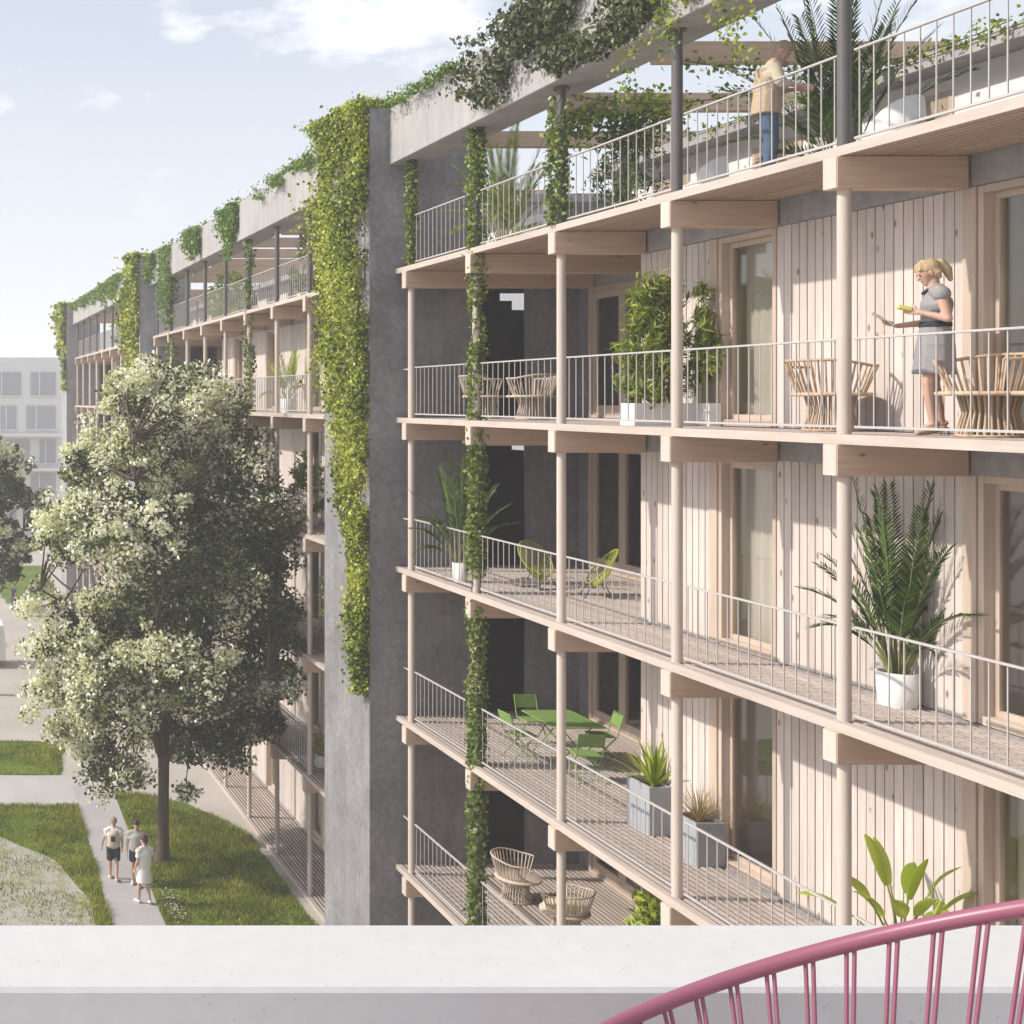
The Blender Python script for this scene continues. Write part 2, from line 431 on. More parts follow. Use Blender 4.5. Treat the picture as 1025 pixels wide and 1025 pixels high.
def glazed_door(parent, y0, y1, z0, z1, x=XB, leaves=2):
    f = MB(); f.box(x - .03, x + .12, y0, y0 + .10, z0, z1, 0, .005); f.box(x - .03, x + .12, y1 - .10, y1, z0, z1, 0, .005)
    f.box(x - .03, x + .12, y0 + .102, y1 - .102, z1 - .10, z1, 0, .005); f.box(x - .03, x + .12, y0 + .102, y1 - .102, z0, z0 + .06, 0, .005)
    o = f.build('door_frame', M['frame'], parent)
    w = (y1 - y0 - .204) / leaves
    for i in range(leaves):
        a = y0 + .102 + i * w + .004; b = a + w - .008
        d = MB(); s = .11
        d.box(x + .01, x + .07, a, a + s, z0 + .062, z1 - .102, 0); d.box(x + .01, x + .07, b - s, b, z0 + .062, z1 - .102, 0)
        d.box(x + .01, x + .07, a + s + .001, b - s - .001, z0 + .062, z0 + .25, 0); d.box(x + .01, x + .07, a + s + .001, b - s - .001, z1 - .24, z1 - .102, 0)
        d.build('door', M['frame'], o)
        g = MB(); g.box(x + .035, x + .045, a + s + .002, b - s - .002, z0 + .252, z1 - .242); g.build('pane', M['glass'], o)

def section(label, y0, y1, detail, ncol, group):
    root = tag(empty('apartment_building', (XE, (y0 + y1) / 2, 0)), label, 'building', group)
    # columns (one mesh, shared)
    cols = [y1 - .53 - BAY * k for k in range(ncol)]
    yL = y1 - 6.26                                    # the loggia starts here
    base = wloc(root)
    cm = MB(); cm.tube([(0, 0, 0), (0, 0, 1)], 0.066, 16 if detail else 10)
    for li in range(0, 5):
        z0, z1 = LV[li], LV[li + 1] - .10 - .34
        me = MB().tube([(0, 0, z0), (0, 0, z1)], 0.066, 16 if detail else 8).mesh('column', M['post'])
        for y in cols: link('column', me, root, Vector((XC, y, 0)) - base)
    me = MB().tube([(0, 0, LV[5] + .0), (0, 0, RING0)], 0.066, 16 if detail else 8).tube([(0, 0, RING0 - .03), (0, 0, RING0 - .001)], .11, 12).mesh('steel_column', M['steel'])
    for y in cols: link('steel_column', me, root, Vector((XC, y, 0)) - base)
    # rear steel posts behind the roof terrace
    me = MB().tube([(0, 0, LV[5] + .01), (0, 0, RING0 - .04)], .065, 10).mesh('rear_post', M['steel'])
    for k in range(0, ncol, 2): link('rear_post', me, root, Vector((13.2, cols[k] - BAY / 2, 0)) - base)
    # beams across the decks
    for li in range(1, 6):
        zt = LV[li] - .10
        for k, y in enumerate(cols):
            xe = XB - .02 if y > yL else XW - .09
            mb = MB().box(XE - .03, xe, y - .105, y + .105, zt - .34, zt - .002, 0, .006)
            o = mb.build('beam', M['beam'], root)
            e = MB().box(XE - .036, XE - .0305, y - .098, y + .098, zt - .333, zt - .009, 0); e.build('beam_end', M['post'], o)
    # decks
    for li in range(0, 6):
        t = LV[li]; mb = MB()
        slats(mb, XE + .062, XW - .06, y0 - .0 if li else y0, yL, t)
        slats(mb, XE + .062, XB - .02, yL + .002, y1 - .01, t)
        mb.box(XE, XE + .045, y0, y1 + .0, t - .10, t + .004, 1)
        y = y0 + .3
        while y < y1 - .1:                             # bearers under the slats
            if min(abs(y - c) for c in cols) > .3: mb.box(XE + .05, (XB if y > yL else XW) - .1, y, y + .045, t - .0795, t - .0625, 2)
            y += .747
        mb.build('deck', [M['deck'], M['deck_dark'], M['gap_shade'], M['soffit']], root)
    # floor slabs
    for li in range(0, 6):
        t = LV[li]; mb = MB()
        mb.box(XW - .06, 16.5, y0, yL, t - .42, t - .004); mb.box(XB - .01, 16.5, yL + .001, y1, t - .42, t - .004)
        if li == 0: mb.box(XE + .02, XW - .062, y0, y1 - .02, -.3, .012); mb.box(XW - .061, XB - .012, yL + .003, y1 - .02, -.3, .012)
        mb.build('floor_slab', M['slab'], root)
    # board walls, windows, rooms
    spans = []; y = yL
    spans.append(('b', yL - 1.75, yL)); y = yL - 1.75
    while y > y0 + .4:
        spans.append(('w', max(y - 1.36, y0), y)); y -= 1.36
        if y > y0 + .3: spans.append(('b', max(y - 2.97, y0), y)); y -= 2.97
    for li in range(0, 5):
        z0, z1 = LV[li] + .006, LV[li + 1] - .424
        for i, (k, a, b) in enumerate(spans):
            if k == 'b':
                mb = MB(); board_run(mb, XW, a, b, z0, z1, li * 31 + i); 
                if i == 0:                             # return of the wall into the loggia
                    mb.box(XW + .162, XB - .05, b - .16, b - .012, z0, z1, 1)
                mb.build('board_wall', [M['board'], M['inner'], M['groove']], root)
            else:
                window_part(root, a, b, z0, z1, curtain={4: 1.05, 3: 1.05, 2: .0, 1: .6, 0: 0}[li] if i == 1 else {4: .8, 3: .0, 2: 1.05, 1: .5, 0: 1.05}[li] if i == 3 else (li * 7 + i * 3) % 4 * .35)
        # loggia rear wall
        for a_, b_ in ((yL + .02, yL + .55), (y1 - .42, y1 - .01)): MB().box(XB, XB + .16, a_, b_, z0, z1, 0).build('recess_wall', M['tower'], root)
        glazed_door(root, y1 - 2.72, y1 - .42, z0, z1, XB, 2)
        glazed_door(root, y1 - 5.70, y1 - 2.73, z0, z1, XB, 2)
        # rooms
        mb = MB(); mb.box(15.6, 15.75, y0 + .05, y1 - .05, z0, z1, 0)
        yy = yL - 1.62
        while yy > y0: mb.box(XW + .20, 15.59, yy, yy + .12, z0, z1, 0); yy -= 4.33
        mb.build('interior_wall', M['inner'], root)
        mb = MB(); mb.box(XW + .17, 15.59, y0 + .05, yL - .31, LV[li] - .003, LV[li] + .012); mb.box(XB + .17, 15.59, yL + .02, y1 - .05, LV[li] - .003, LV[li] + .012)
        mb.build('interior_floor', M['floor'], root)
    # roof ring beam, cross beams, penthouse
    MB().box(9.52, 10.32, y0, y1, RING0, RING1, 0, .012).build('roof_beam', M['ring'], root)
    for k in range(ncol):
        y = cols[k] - BAY / 2
        if y < y0 + .2: continue
        MB().box(10.325, 15.2, y - .09, y + .09, RING0 - .045, RING0 + .25, 0, .006).build('cross_beam', M['beam'], root)
    p = MB(); zf, zt = LV[5] - .003, RING0 - .30
    p.box(14.1, 14.3, y0, y1, zf, zt)
    p.build('penthouse_wall', M['plaster'], root)
    y = y1 - 1.6
    while y > y0 + 1.5:
        w = MB().box(14.075, 14.099, y - 1.0, y + .2, zf + .35, zt - .25, 0).build('penthouse_window', M['frame'], root)
        MB().box(14.062, 14.074, y - .93, y + .13, zf + .42, zt - .32).build('pane', M['glass'], w); y -= BAY
    MB().box(13.62, 17.5, y0, y1, zt + .001, zt + .20, 0, .01).build('penthouse_roof', M['ring'], root)
    return root, cols

N1, N2, TH = 25.76, 53.16, 2.90
sec1, cols1 = section('near wing of timber apartment building with open balconies and whitewashed board walls', 5.2, N1, True, 7, 'wings of the apartment building')
sec2, cols2 = section('middle wing of timber apartment building partly hidden by the blossoming tree', N1 + TH, N2, False, 8, 'wings of the apartment building')
sec3, cols3 = section('farthest wing of timber apartment building fading into haze beside pale distant block', N2 + TH, 80.56, False, 8, 'wings of the apartment building')

# ------------------------------------------------------------------ stair towers
def stair_tower(y0, label, openings=True):
    y1 = y0 + TH; zt = CAMZ + 5.97
    root = tag(empty('stair_tower', (XF, y0, 0)), label, 'tower', 'concrete stair towers')
    w = MB(); xo0, xo1 = 11.26, 12.42; zr = LV[5] + .10
    w.box(XF, XF + .3, y0, y1, -.3, zt)                                  # end wall
    w.box(XF + .3, xo0, y0, y0 + .3, -.3, zt); w.box(xo1, 16.5, y0, y0 + .3, -.3, zr)
    for li in range(0, 5):
        w.box(xo0, xo1, y0, y0 + .3, LV[li] + 2.72, LV[li + 1] - .004)
    w.box(xo0, xo1, y0, y0 + .3, -.3, LV[0] - .004)
    w.box(xo0, xo1, y0, y0 + .3, LV[5], zr)
    w.box(XF + .3, xo0, y1 - .3, y1, -.3, zt); w.box(xo0, 16.5, y1 - .3, y1, -.3, zr)
    w.box(XF + .3, xo0, y0 + .3, y1 - .3, zt - .25, zt); w.box(xo0, 16.5, y0 + .3, y1 - .3, zr - .25, zr)
    w.box(xo0 - .3, xo0, y0 + .3, y1 - .3, zr, zt - .25)
    w.box(16.2, 16.5, y0 + .3, y1 - .3, -.3, zr - .25)
    w.build('tower_wall', M['tower'] if openings else M['tower_hazed'], root)
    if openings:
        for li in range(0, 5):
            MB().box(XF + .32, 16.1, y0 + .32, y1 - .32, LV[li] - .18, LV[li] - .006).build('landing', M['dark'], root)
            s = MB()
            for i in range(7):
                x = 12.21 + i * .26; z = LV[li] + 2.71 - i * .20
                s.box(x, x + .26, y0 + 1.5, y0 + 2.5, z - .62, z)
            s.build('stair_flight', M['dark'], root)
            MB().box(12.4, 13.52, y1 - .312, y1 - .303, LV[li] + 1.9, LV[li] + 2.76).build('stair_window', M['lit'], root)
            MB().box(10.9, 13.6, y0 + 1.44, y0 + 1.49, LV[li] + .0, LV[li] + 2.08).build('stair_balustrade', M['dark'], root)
    return root
stair_tower(N1, 'tall grey concrete stair tower cloaked in ivy between near and middle wings')
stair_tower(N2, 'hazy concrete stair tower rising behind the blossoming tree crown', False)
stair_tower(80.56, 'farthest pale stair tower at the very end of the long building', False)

# ------------------------------------------------------------------ railings: one thing per storey and wing
BAL_H = .93
bal_me = MB().box(-.0055, .0055, -.0055, .0055, 0, BAL_H).mesh('baluster', M['rail'])
def railing(cols, level, label, detail, y1):
    root = tag(empty('balcony_railing', (XR, cols[0], LV[level])), label, 'railing', 'white railings along the balconies')
    base = wloc(root); z = LV[level]
    allb = MB()
    for k in range(len(cols)):
        ya = cols[k] - .16 if True else 0
        if k + 1 >= len(cols): break
        yb = cols[k + 1] + .12; ya = cols[k] - .12
        MB().box(XR - .019, XR + .019, yb, ya, z + 1.0, z + 1.024, 0, .004).build('handrail', M['rail'], root)
        MB().box(XR - .015, XR + .015, yb, ya, z + .07, z + .095, 0).build('bottom_rail', M['rail'], root)
        n = 14
        for i in range(n):
            y = ya - (ya - yb) * (i + .3) / (n - .4)
            if detail: link('baluster', bal_me, root, Vector((XR, y, z + .08)) - base)
            else: allb.box(XR - .009, XR + .009, y - .009, y + .009, z + .09, z + 1.0)
    if not detail: allb.build('baluster', M['rail'], root)
    MB().box(XR - .012, XR + .012, cols[0] + .12, y1 - .03, z + .97, z + 1.0).build('end_handrail', M['rail'], root)
    return root
for li, lab in ((5, 'white railing of the near wing roof terrace where the man in cream vest stands'),
                (4, 'white railing of the balcony where the blonde woman in grey dress stands'),
                (3, 'white railing of the balcony with two lime wire chairs and large potted palm'),
                (2, 'white railing of the balcony with green table and square grey planters'),
                (1, 'lowest visible white railing of the near wing beside the cushioned rattan chair')):
    railing(cols1, li, lab, True, N1)
for li, lab in ((5, 'thin white railing on the roof terrace of the middle wing'),
                (4, 'hazy white railing in front of the small palm on the middle wing'),
                (3, 'hazy white railing in front of the bush behind the tree crown on middle wing'),
                (2, 'white railing of middle wing half hidden beside right edge of tree crown'),
                (1, 'lowest railing of middle wing just above ground deck beside the ivy tower')):
    railing(cols2, li, lab, False, N2)
railing(cols3, 5, 'faint white railing on the roof terrace of the farthest wing', False, 80.56)

# ------------------------------------------------------------------ ground
def mat_ground():
    m, nt, nd, lk = newmat('paved_plaza'); b = principled(nt, .9, .2); v = geo_pos(nt)
    n1 = noise_(nt, v, .25, 6); n2 = noise_(nt, v, 14, 5)
    r = ramp(nt, [(.3, (.40, .36, .325)), (.7, (.50, .46, .42))]); lk.new(n1, r.inputs[0])
    r2 = ramp(nt, [(.3, .9), (.7, 1.06)]); lk.new(n2, r2.inputs[0])
    lk.new(mixc(nt, 1, r.outputs[0], r2.outputs[0], 'MULTIPLY'), b.inputs['Base Color'])
    return m
def mat_lawn():
    m, nt, nd, lk = newmat('lawn_soil'); b = principled(nt, .95, .1); v = geo_pos(nt)
    n1 = noise_(nt, v, .55, 5); n2 = noise_(nt, v, 18, 6)
    r = ramp(nt, [(.3, (.06, .10, .015)), (.55, (.12, .17, .022)), (.8, (.22, .25, .05))]); lk.new(n1, r.inputs[0])
    r2 = ramp(nt, [(.3, .6), (.7, 1.3)]); lk.new(n2, r2.inputs[0])
    lk.new(mixc(nt, 1, r.outputs[0], r2.outputs[0], 'MULTIPLY'), b.inputs['Base Color'])
    return m
def mat_bare():
    m, nt, nd, lk = newmat('worn_sandy_soil'); b = principled(nt, .95, .1); v = geo_pos(nt)
    n1 = noise_(nt, v, 1.6, 6, .7)
    r = ramp(nt, [(.40, (.42, .40, .375)), (.56, (.34, .315, .25)), (.72, (.19, .20, .09))]); lk.new(n1, r.inputs[0])
    lk.new(r.outputs[0], b.inputs['Base Color']); return m
M['ground'] = mat_ground(); M['lawn'] = mat_lawn(); M['bare'] = mat_bare()
M['path'] = mat_concrete('grey_path', (.40, .385, .39), .12, streak=False, pits=False)
M['path2'] = mat_concrete('pale_path', (.46, .44, .42), .12, streak=False, pits=False)
g = MB().add([(-140, -40, 0), (140, -40, 0), (140, 260, 0), (-140, 260, 0)], [(0, 1, 2, 3)]).build('ground', M['ground']); tag(g, kind='structure')

def poly(name, pts, z, mat):
    o = MB().add([(x, y, z) for x, y in pts], [tuple(range(len(pts)))]).build(name, mat)
    tag(o, kind='structure'); return o
def edge_wobble(pts, amp, step=.35, seed=1):
    out = []; r = random.Random(seed); n = len(pts)
    for i in range(n):
        a = Vector(pts[i]); b = Vector(pts[(i + 1) % n]); k = max(1, int((b - a).length / step))
        for j in range(k):
            p = a.lerp(b, j / k); nn = Vector((-(b - a).y, (b - a).x)).normalized()
            p = p + nn * (mnoise.noise(Vector((p.x * .8, p.y * .8, seed))) * amp); out.append((p.x, p.y))
    return out
lawn_r = edge_wobble([(5.77, 24.0), (9.3, 24.0), (9.42, 30), (9.40, 36.5), (8.2, 39.5), (6.5, 40.4), (6.12, 40.6), (5.86, 31.2)], .10, .3, 3)
lawn_r_s = [(5.6, 24.0), (5.62, 31), (5.95, 41.0)] + [(6.12, 40.6), (6.5, 40.4), (8.2, 39.5), (9.40, 36.5), (9.42, 30), (9.3, 24)]
lawn_l = edge_wobble([(-9, 28), (-6.0, 34.0), (-1.5, 35.2), (2.2, 36.4), (3.6, 34.6), (4.15, 32.0), (4.2, 29), (4.50, 29), (4.62, 33), (4.80, 39.2), (-9, 39.2)], .08, .3, 5)
lawn_b = edge_wobble([(-14, 42.4), (4.6, 42.4), (5.2, 46.6), (-14, 46.9)], .15, .4, 8)
lawn_f = edge_wobble([(5.1, 78), (8.4, 78), (9.0, 96), (4.6, 96)], .3, .5, 9)
poly('lawn', edge_wobble(lawn_r_s, .08, .3, 3), .012, M['lawn']); poly('lawn', lawn_l, .012, M['lawn']); poly('lawn', lawn_b, .012, M['lawn']); poly('lawn', lawn_f, .012, M['lawn'])
poly('lawn', edge_wobble([(-6, 76), (4.0, 74), (4.4, 96), (-6, 96)], .3, .5, 10), .012, M['lawn'])
poly('sandy_patch', edge_wobble([(-9, 23), (4.3, 23), (4.35, 32), (3.65, 34.7), (2.2, 36.5), (-1.5, 35.3), (-6, 34.1), (-9, 28.2)], .15, .3, 6), .006, M['bare'])
poly('footpath', [(4.42, 24), (5.74, 24), (5.82, 31), (6.12, 41.2), (4.86, 41.2), (4.55, 31)], .016, M['path'])
poly('footpath', [(-14, 39.4), (4.84, 39.4), (4.87, 41.2), (6.1, 41.22), (6.2, 42.2), (-14, 42.2)], .009, M['path2'])

def in_poly(px, py, poly_):
    x, y = px, py; ins = np.zeros(len(x), bool); n = len(poly_)
    for i in range(n):
        x1, y1 = poly_[i]; x2, y2 = poly_[(i + 1) % n]
        c = ((y1 > y) != (y2 > y)) & (x < (x2 - x1) * (y - y1) / ((y2 - y1) + 1e-12) + x1)
        ins ^= c
    return ins
def grass(name, label, poly_, n, mat, h=.09):
    xs = np.array([p[0] for p in poly_]); ys = np.array([p[1] for p in poly_])
    X = RNG.uniform(max(xs.min(), -2.5), xs.max(), n * 3); Y = RNG.uniform(max(ys.min(), 29.5), ys.max(), n * 3)
    k = in_poly(X, Y, poly_); X = X[k][:n]; Y = Y[k][:n]; m = len(X)
    wear = np.array([mnoise.fractal(Vector((a_ * .5, b_ * .5, 2.0)), 1.0, 2.0, 3) for a_, b_ in zip(X, Y)]); kk = RNG.uniform(0, 1, m) < np.clip(.85 + wear * 1.6, .2, 1); X = X[kk]; Y = Y[kk]; m = len(X); wear = wear[kk]
    H = h * RNG.uniform(.5, 1.4, m) * np.clip(1 + wear, .5, 1.5); a = RNG.uniform(0, 2 * PI, m); w = .012
    bx = np.cos(a) * w; by = np.sin(a) * w; lx = RNG.normal(0, .35, m) * H; ly = RNG.normal(0, .35, m) * H
    z0 = np.full(m, .012)
    A = np.stack([X - bx, Y - by, z0], 1); B = np.stack([X + bx, Y + by, z0], 1)
    C = np.stack([X + bx * .3 + lx, Y + by * .3 + ly, z0 + H], 1); D = np.stack([X - bx * .3 + lx, Y - by * .3 + ly, z0 + H], 1)
    o = link(name, quadmesh(name, np.stack([A, B, C, D], 1), mat))
    tag(o, label, 'grass', kind='stuff')
M['grass'] = mat_leaf('grass_blades', [(0, (.07, .12, .012)), (.5, (.20, .235, .025)), (.85, (.36, .37, .05)), (1, (.44, .45, .13))], .3, .7, clump=.8)
grass('grass', 'sunlit mown grass around the blossoming tree trunk', lawn_r, 42000, M['grass'])
grass('grass', 'darker mown grass left of the path beside sandy patch', lawn_l, 42000, M['grass'])
grass('sparse_grass', 'thin worn grass tufts scattered over the sandy patch', [(-2.5, 29.5), (4.3, 29.5), (4.35, 32), (3.65, 34.7), (2.2, 36.5), (-1.5, 35.3), (-2.5, 35)], 9000, M['grass'], .07)
grass('grass', 'strip of yellow green grass beyond the cross path', lawn_b, 22000, M['grass'], .08)
# daisies
dm = MB()
for i in range(150):
    x = random.gauss(6.15, .16); y = random.gauss(31.3, .55); s = random.uniform(.012, .024)
    if x < 5.95: continue
    z = random.uniform(.08, .13)
    dm.add([(x + s * math.cos(a), y + s * math.sin(a), z + random.uniform(-.005, .005)) for a in [i2 * PI / 3 for i2 in range(6)]], [tuple(range(6))])
tag(dm.build('daisies', M['white_cloth']), 'white daisies scattered in the grass beside the path', 'flowers', kind='stuff')

# ------------------------------------------------------------------ camera side terrace
t = tag(empty('roof_parapet', (0, 2.1, CAMZ - 1.6)), 'smooth white concrete parapet wall across the bottom of the view', 'parapet')
MB().box(-7, 8.6, 2.10, 2.36, CAMZ - 1.60, CAMZ - .983, 0, .007).build('parapet_wall', M['parapet'], t)
tf = tag(MB().box(-7, 8.6, -6, 2.36, -.3, CAMZ - 1.604, 0).build('viewing_building', M['plaster'], origin=(0, 0, 0)), 'concrete building carrying the terrace under the pink chair', 'building')

# ------------------------------------------------------------------ pink chair
def pink_chair():
    Xc, Yc, z0, ax, ay, R = 1.2166, 1.5598, CAMZ - .7606, .3705, -.3998, .42
    zf = CAMZ - 1.604
    root = tag(empty('lounge_chair', (Xc, Yc, zf)), 'dusky pink round lounge chair with rod back in front of the white parapet', 'chair')
    def rim(t): return Vector((Xc + R * math.cos(t), Yc + R * math.sin(t), z0 + ax * R * math.cos(t) + ay * R * math.sin(t)))
    gap = math.atan2(ay, ax) + PI                                    # the low, open front
    MB().tube([rim(2 * PI * i / 96) for i in range(96)], .0118, 12, closed=True).build('rim', M['pink'], root)
    zs = zf + .40; rs = .29
    fw = Vector((-ax, -ay, 0)).normalized() * .02
    def ring(t, r, z): return Vector((Xc + fw.x + r * math.cos(t), Yc + fw.y + r * math.sin(t), z))
    MB().tube([ring(2 * PI * i / 64, rs, zs) for i in range(64)], .011, 10, closed=True).build('seat_ring', M['pink'], root)
    s = MB()
    for i in range(50):
        tm = 2 * PI * (i + .5) / 50
        for d in (-.012, .012):
            p = rim(tm + d); q = ring(tm + d * .8, rs, zs)
            if p.z > zs + .03: s.tube([p, q], .0030, 6)
    s.build('back_rods', M['pink'], root)
    c = MB()
    for i in range(24):
        y = -rs + (i + .5) * 2 * rs / 24; h = math.sqrt(max(rs * rs - y * y, 0)); 
        c.tube([(Xc + fw.x - h, Yc + fw.y + y, zs), (Xc + fw.x, Yc + fw.y + y, zs - .03), (Xc + fw.x + h, Yc + fw.y + y, zs)], .0035, 6)
    c.build('seat', M['pink'], root)
    MB().tube([ring(2 * PI * i / 64, .25, zf + .012) for i in range(64)], .011, 10, closed=True).build('base_ring', M['pink'], root)
    for i in range(4):
        tm = PI / 4 + i * PI / 2; MB().tube([ring(tm, .25, zf + .012), ring(tm, rs, zs)], .009, 8).build('leg', M['pink'], root)
pink_chair()

# ------------------------------------------------------------------ furniture
def tub_chair(mat, name='rattan_chair', cushion=False):
    """flared rod tub chair, base at origin, opening towards +X"""
    root = empty(name, (0, 0, 0))
    s = MB(); n = 30; zs = .43
    for i in range(n):
        t = 2 * PI * i / n
        p = (.20 * math.cos(t), .20 * math.sin(t), .01); q = (.155 * math.cos(t), .155 * math.sin(t), .22); r = (.30 * math.cos(t), .30 * math.sin(t), zs - .02)
        s.tube([(.27 * math.cos(t), .27 * math.sin(t), .012), (.21 * math.cos(t), .21 * math.sin(t), .24), (.25 * math.cos(t), .25 * math.sin(t), zs - .02)], .0115, 5)
    s.tube([(.27 * math.cos(2 * PI * i / 40), .27 * math.sin(2 * PI * i / 40), .014) for i in range(40)], .014, 6, closed=True)
    s.build('base', mat, root, False)
    MB().lathe((.03, 0, zs), [(.40, -.022), (.415, -.01), (.415, .01), (.40, .022), (.0, .022)], 36, 0, cap=False).lathe((.03, 0, zs), [(.0, -.022), (.40, -.022)], 36, 0, cap=False).build('seat', mat, root, False)
    b = MB(); a0, a1 = math.radians(58), math.radians(302)
    def top(t): 
        f = max(0., math.cos(t - PI)); return (.445 * math.cos(t), .445 * math.sin(t), .75 + .075 * min(1, f * 1.1 + .15))
    nn = 27
    for i in range(nn):
        t = a0 + (a1 - a0) * i / (nn - 1)
        b.tube([(.325 * math.cos(t), .325 * math.sin(t), zs + .01), (.385 * math.cos(t), .385 * math.sin(t), zs + .17), top(t)], .0115, 5)
    b.tube([top(a0 + (a1 - a0) * i / 40) for i in range(41)], .017, 8)
    b.build('backrest', mat, root, False)
    if cushion:
        MB().lathe((.02, 0, zs + .022), [(.0, 0), (.33, 0), (.36, .03), (.36, .07), (.32, .10), (.0, .11)], 30, 0, cap=False).build('cushion', M['cushion'], root, False)
    return root
G = 'round rattan tub chairs on the balconies'
chA = tub_chair(M['rattan']); chB = tub_chair(M['rattan_pale']); chC = tub_chair(M['rattan_pale'], cushion=True)
def put(o, loc, deg, label, cat, group=None):
    o.location = loc; o.rotation_euler = (0, 0, math.radians(deg)); tag(o, label, cat, group); return o
put(chA, (10.62, 14.75, LV[4]), 20, 'honey rattan tub chair alone against the board wall left of the reading woman', 'chair', G)
put(copy_tree(chA), (10.52, 12.42, LV[4]), 185, 'honey rattan tub chair directly behind the standing woman in grey', 'chair', G)
put(copy_tree(chA), (10.62, 11.62, LV[4]), 150, 'honey rattan tub chair cut by the right picture edge beside the woman', 'chair', G)
put(chB, (11.25, 23.3, LV[4]), 115, 'pale rattan tub chair in front of the black stair opening one balcony above lime chairs', 'chair', G)
put(copy_tree(chB), (10.85, 24.4, LV[4]), -10, 'pale rattan tub chair half hidden behind the ivy column on the woman\'s balcony', 'chair', G)
put(copy_tree(chB), (11.25, 23.9, LV[1]), -35, 'pale rattan tub chair on lowest balcony nearest the ivy column', 'chair', G)
put(chC, (11.38, 22.3, LV[1]), 120, 'rattan tub chair with pale yellow cushion on the lowest balcony', 'chair', G)

def folding_chair():
    """green steel folding chair, facing +X, base at origin"""
    r = empty('folding_chair', (0, 0, 0))
    MB().box(-.19, .21, -.20, .20, .44, .462, 0, .006).build('seat', M['green'], r, False)
    b = MB(); v = [(-.245, -.20, .62), (-.245, .20, .62), (-.305, .20, .85), (-.305, -.20, .85)]
    v2 = [(x - .012, y, z) for x, y, z in v]
    b.add(v + v2, [(0, 1, 2, 3), (7, 6, 5, 4), (0, 4, 5, 1), (1, 5, 6, 2), (2, 6, 7, 3), (3, 7, 4, 0)]).build('backrest', M['green'], r, False)
    for s in (-.205, .205):
        MB().tube([(.24, s, .0), (-.20, s, .46), (-.31, s, .85)], .011, 6).build('leg', M['green'], r, False)
        MB().tube([(-.26, s * .9, .0), (.17, s * .9, .44)], .011, 6).build('leg', M['green'], r, False)
    MB().tube([(.19, -.205, .055), (.19, .205, .055)], .008, 6).build('stretcher', M['green'], r, False)
    return r
GC = 'green folding chairs around the green table'
fc = folding_chair()
put(fc, (11.42, 23.62, LV[2]), -90, 'green folding chair at far end of green table by the stair opening', 'chair', GC)
put(copy_tree(fc), (10.72, 22.62, LV[2]), 5, 'green folding chair on the railing side of the green table', 'chair', GC)
put(copy_tree(fc), (12.12, 22.55, LV[2]), 172, 'sunlit green folding chair between green table and glazed doors', 'chair', GC)
put(copy_tree(fc), (11.22, 21.35, LV[2]), 80, 'green folding chair at the near end of the table facing away', 'chair', GC)
tb = tag(empty('garden_table', (11.43, 22.52, LV[2])), 'rectangular leaf green metal table on balcony among green folding chairs', 'table')
MB().box(-.45, .45, -.63, .63, .725, .745, 0, .004).build('tabletop', M['green'], tb, False)
for sy in (-.45, .45):
    MB().tube([(-.36, sy, 0), (.30, sy, .725)], .012, 6).build('leg', M['green'], tb, False)
    MB().tube([(.36, sy, 0), (-.30, sy, .725)], .012, 6).build('leg', M['green'], tb, False)
MB().tube([(0, -.45, .36), (0, .45, .36)], .008, 6).build('stretcher', M['green'], tb, False)

def cord_chair():
    """oval cord shell on thin metal legs, facing +X"""
    r = empty('cord_chair', (0, 0, 0)); tl = math.radians(48)
    def rim(t):
        u, v = .46 * math.cos(t), .38 * math.sin(t)
        return Vector((-.10 - u * math.cos(tl) * .9, v, .62 + u * math.sin(tl)))
    ctr = Vector((.06, 0, .30))
    f = MB(); f.tube([rim(2 * PI * i / 48) for i in range(48)], .014, 8, closed=True); f.build('rim', M['lime'], r, False)
    sh = MB(); nt_, nr = 40, 6
    for i in range(nt_):
        t = 2 * PI * i / nt_; pts = []
        for j in range(nr + 1):
            k = j / nr; p = rim(t).lerp(ctr, k); p.z -= .12 * math.sin(PI * k) ; p.x -= .06 * math.sin(PI * k); pts.append(p)
        sh.tube(pts, .0075, 5)
    sh.build('cord_shell', M['lime'], r, False)
    for sx in (-.24, .26):
        for sy in (-.24, .24):
            MB().tube([(sx, sy, 0), (sx * .45 + .0, sy * .55, .30)], .010, 6).build('leg', M['black'], r, False)
    for sx in (-.24, .26): MB().tube([(sx, -.24, .012), (sx, .24, .012)], .009, 6).build('base_bar', M['black'], r, False)
    return r
cc = cord_chair(); cc.scale = (.86, .86, .86)
put(cc, (11.12, 22.75, LV[3]), -70, 'lime cord chair seen from the front before the dark stair opening', 'chair', 'lime cord chairs')
put(copy_tree(cc), (11.62, 21.75, LV[3]), 165, 'lime cord chair seen side on beside a column turned away from wall', 'chair', 'lime cord chairs')

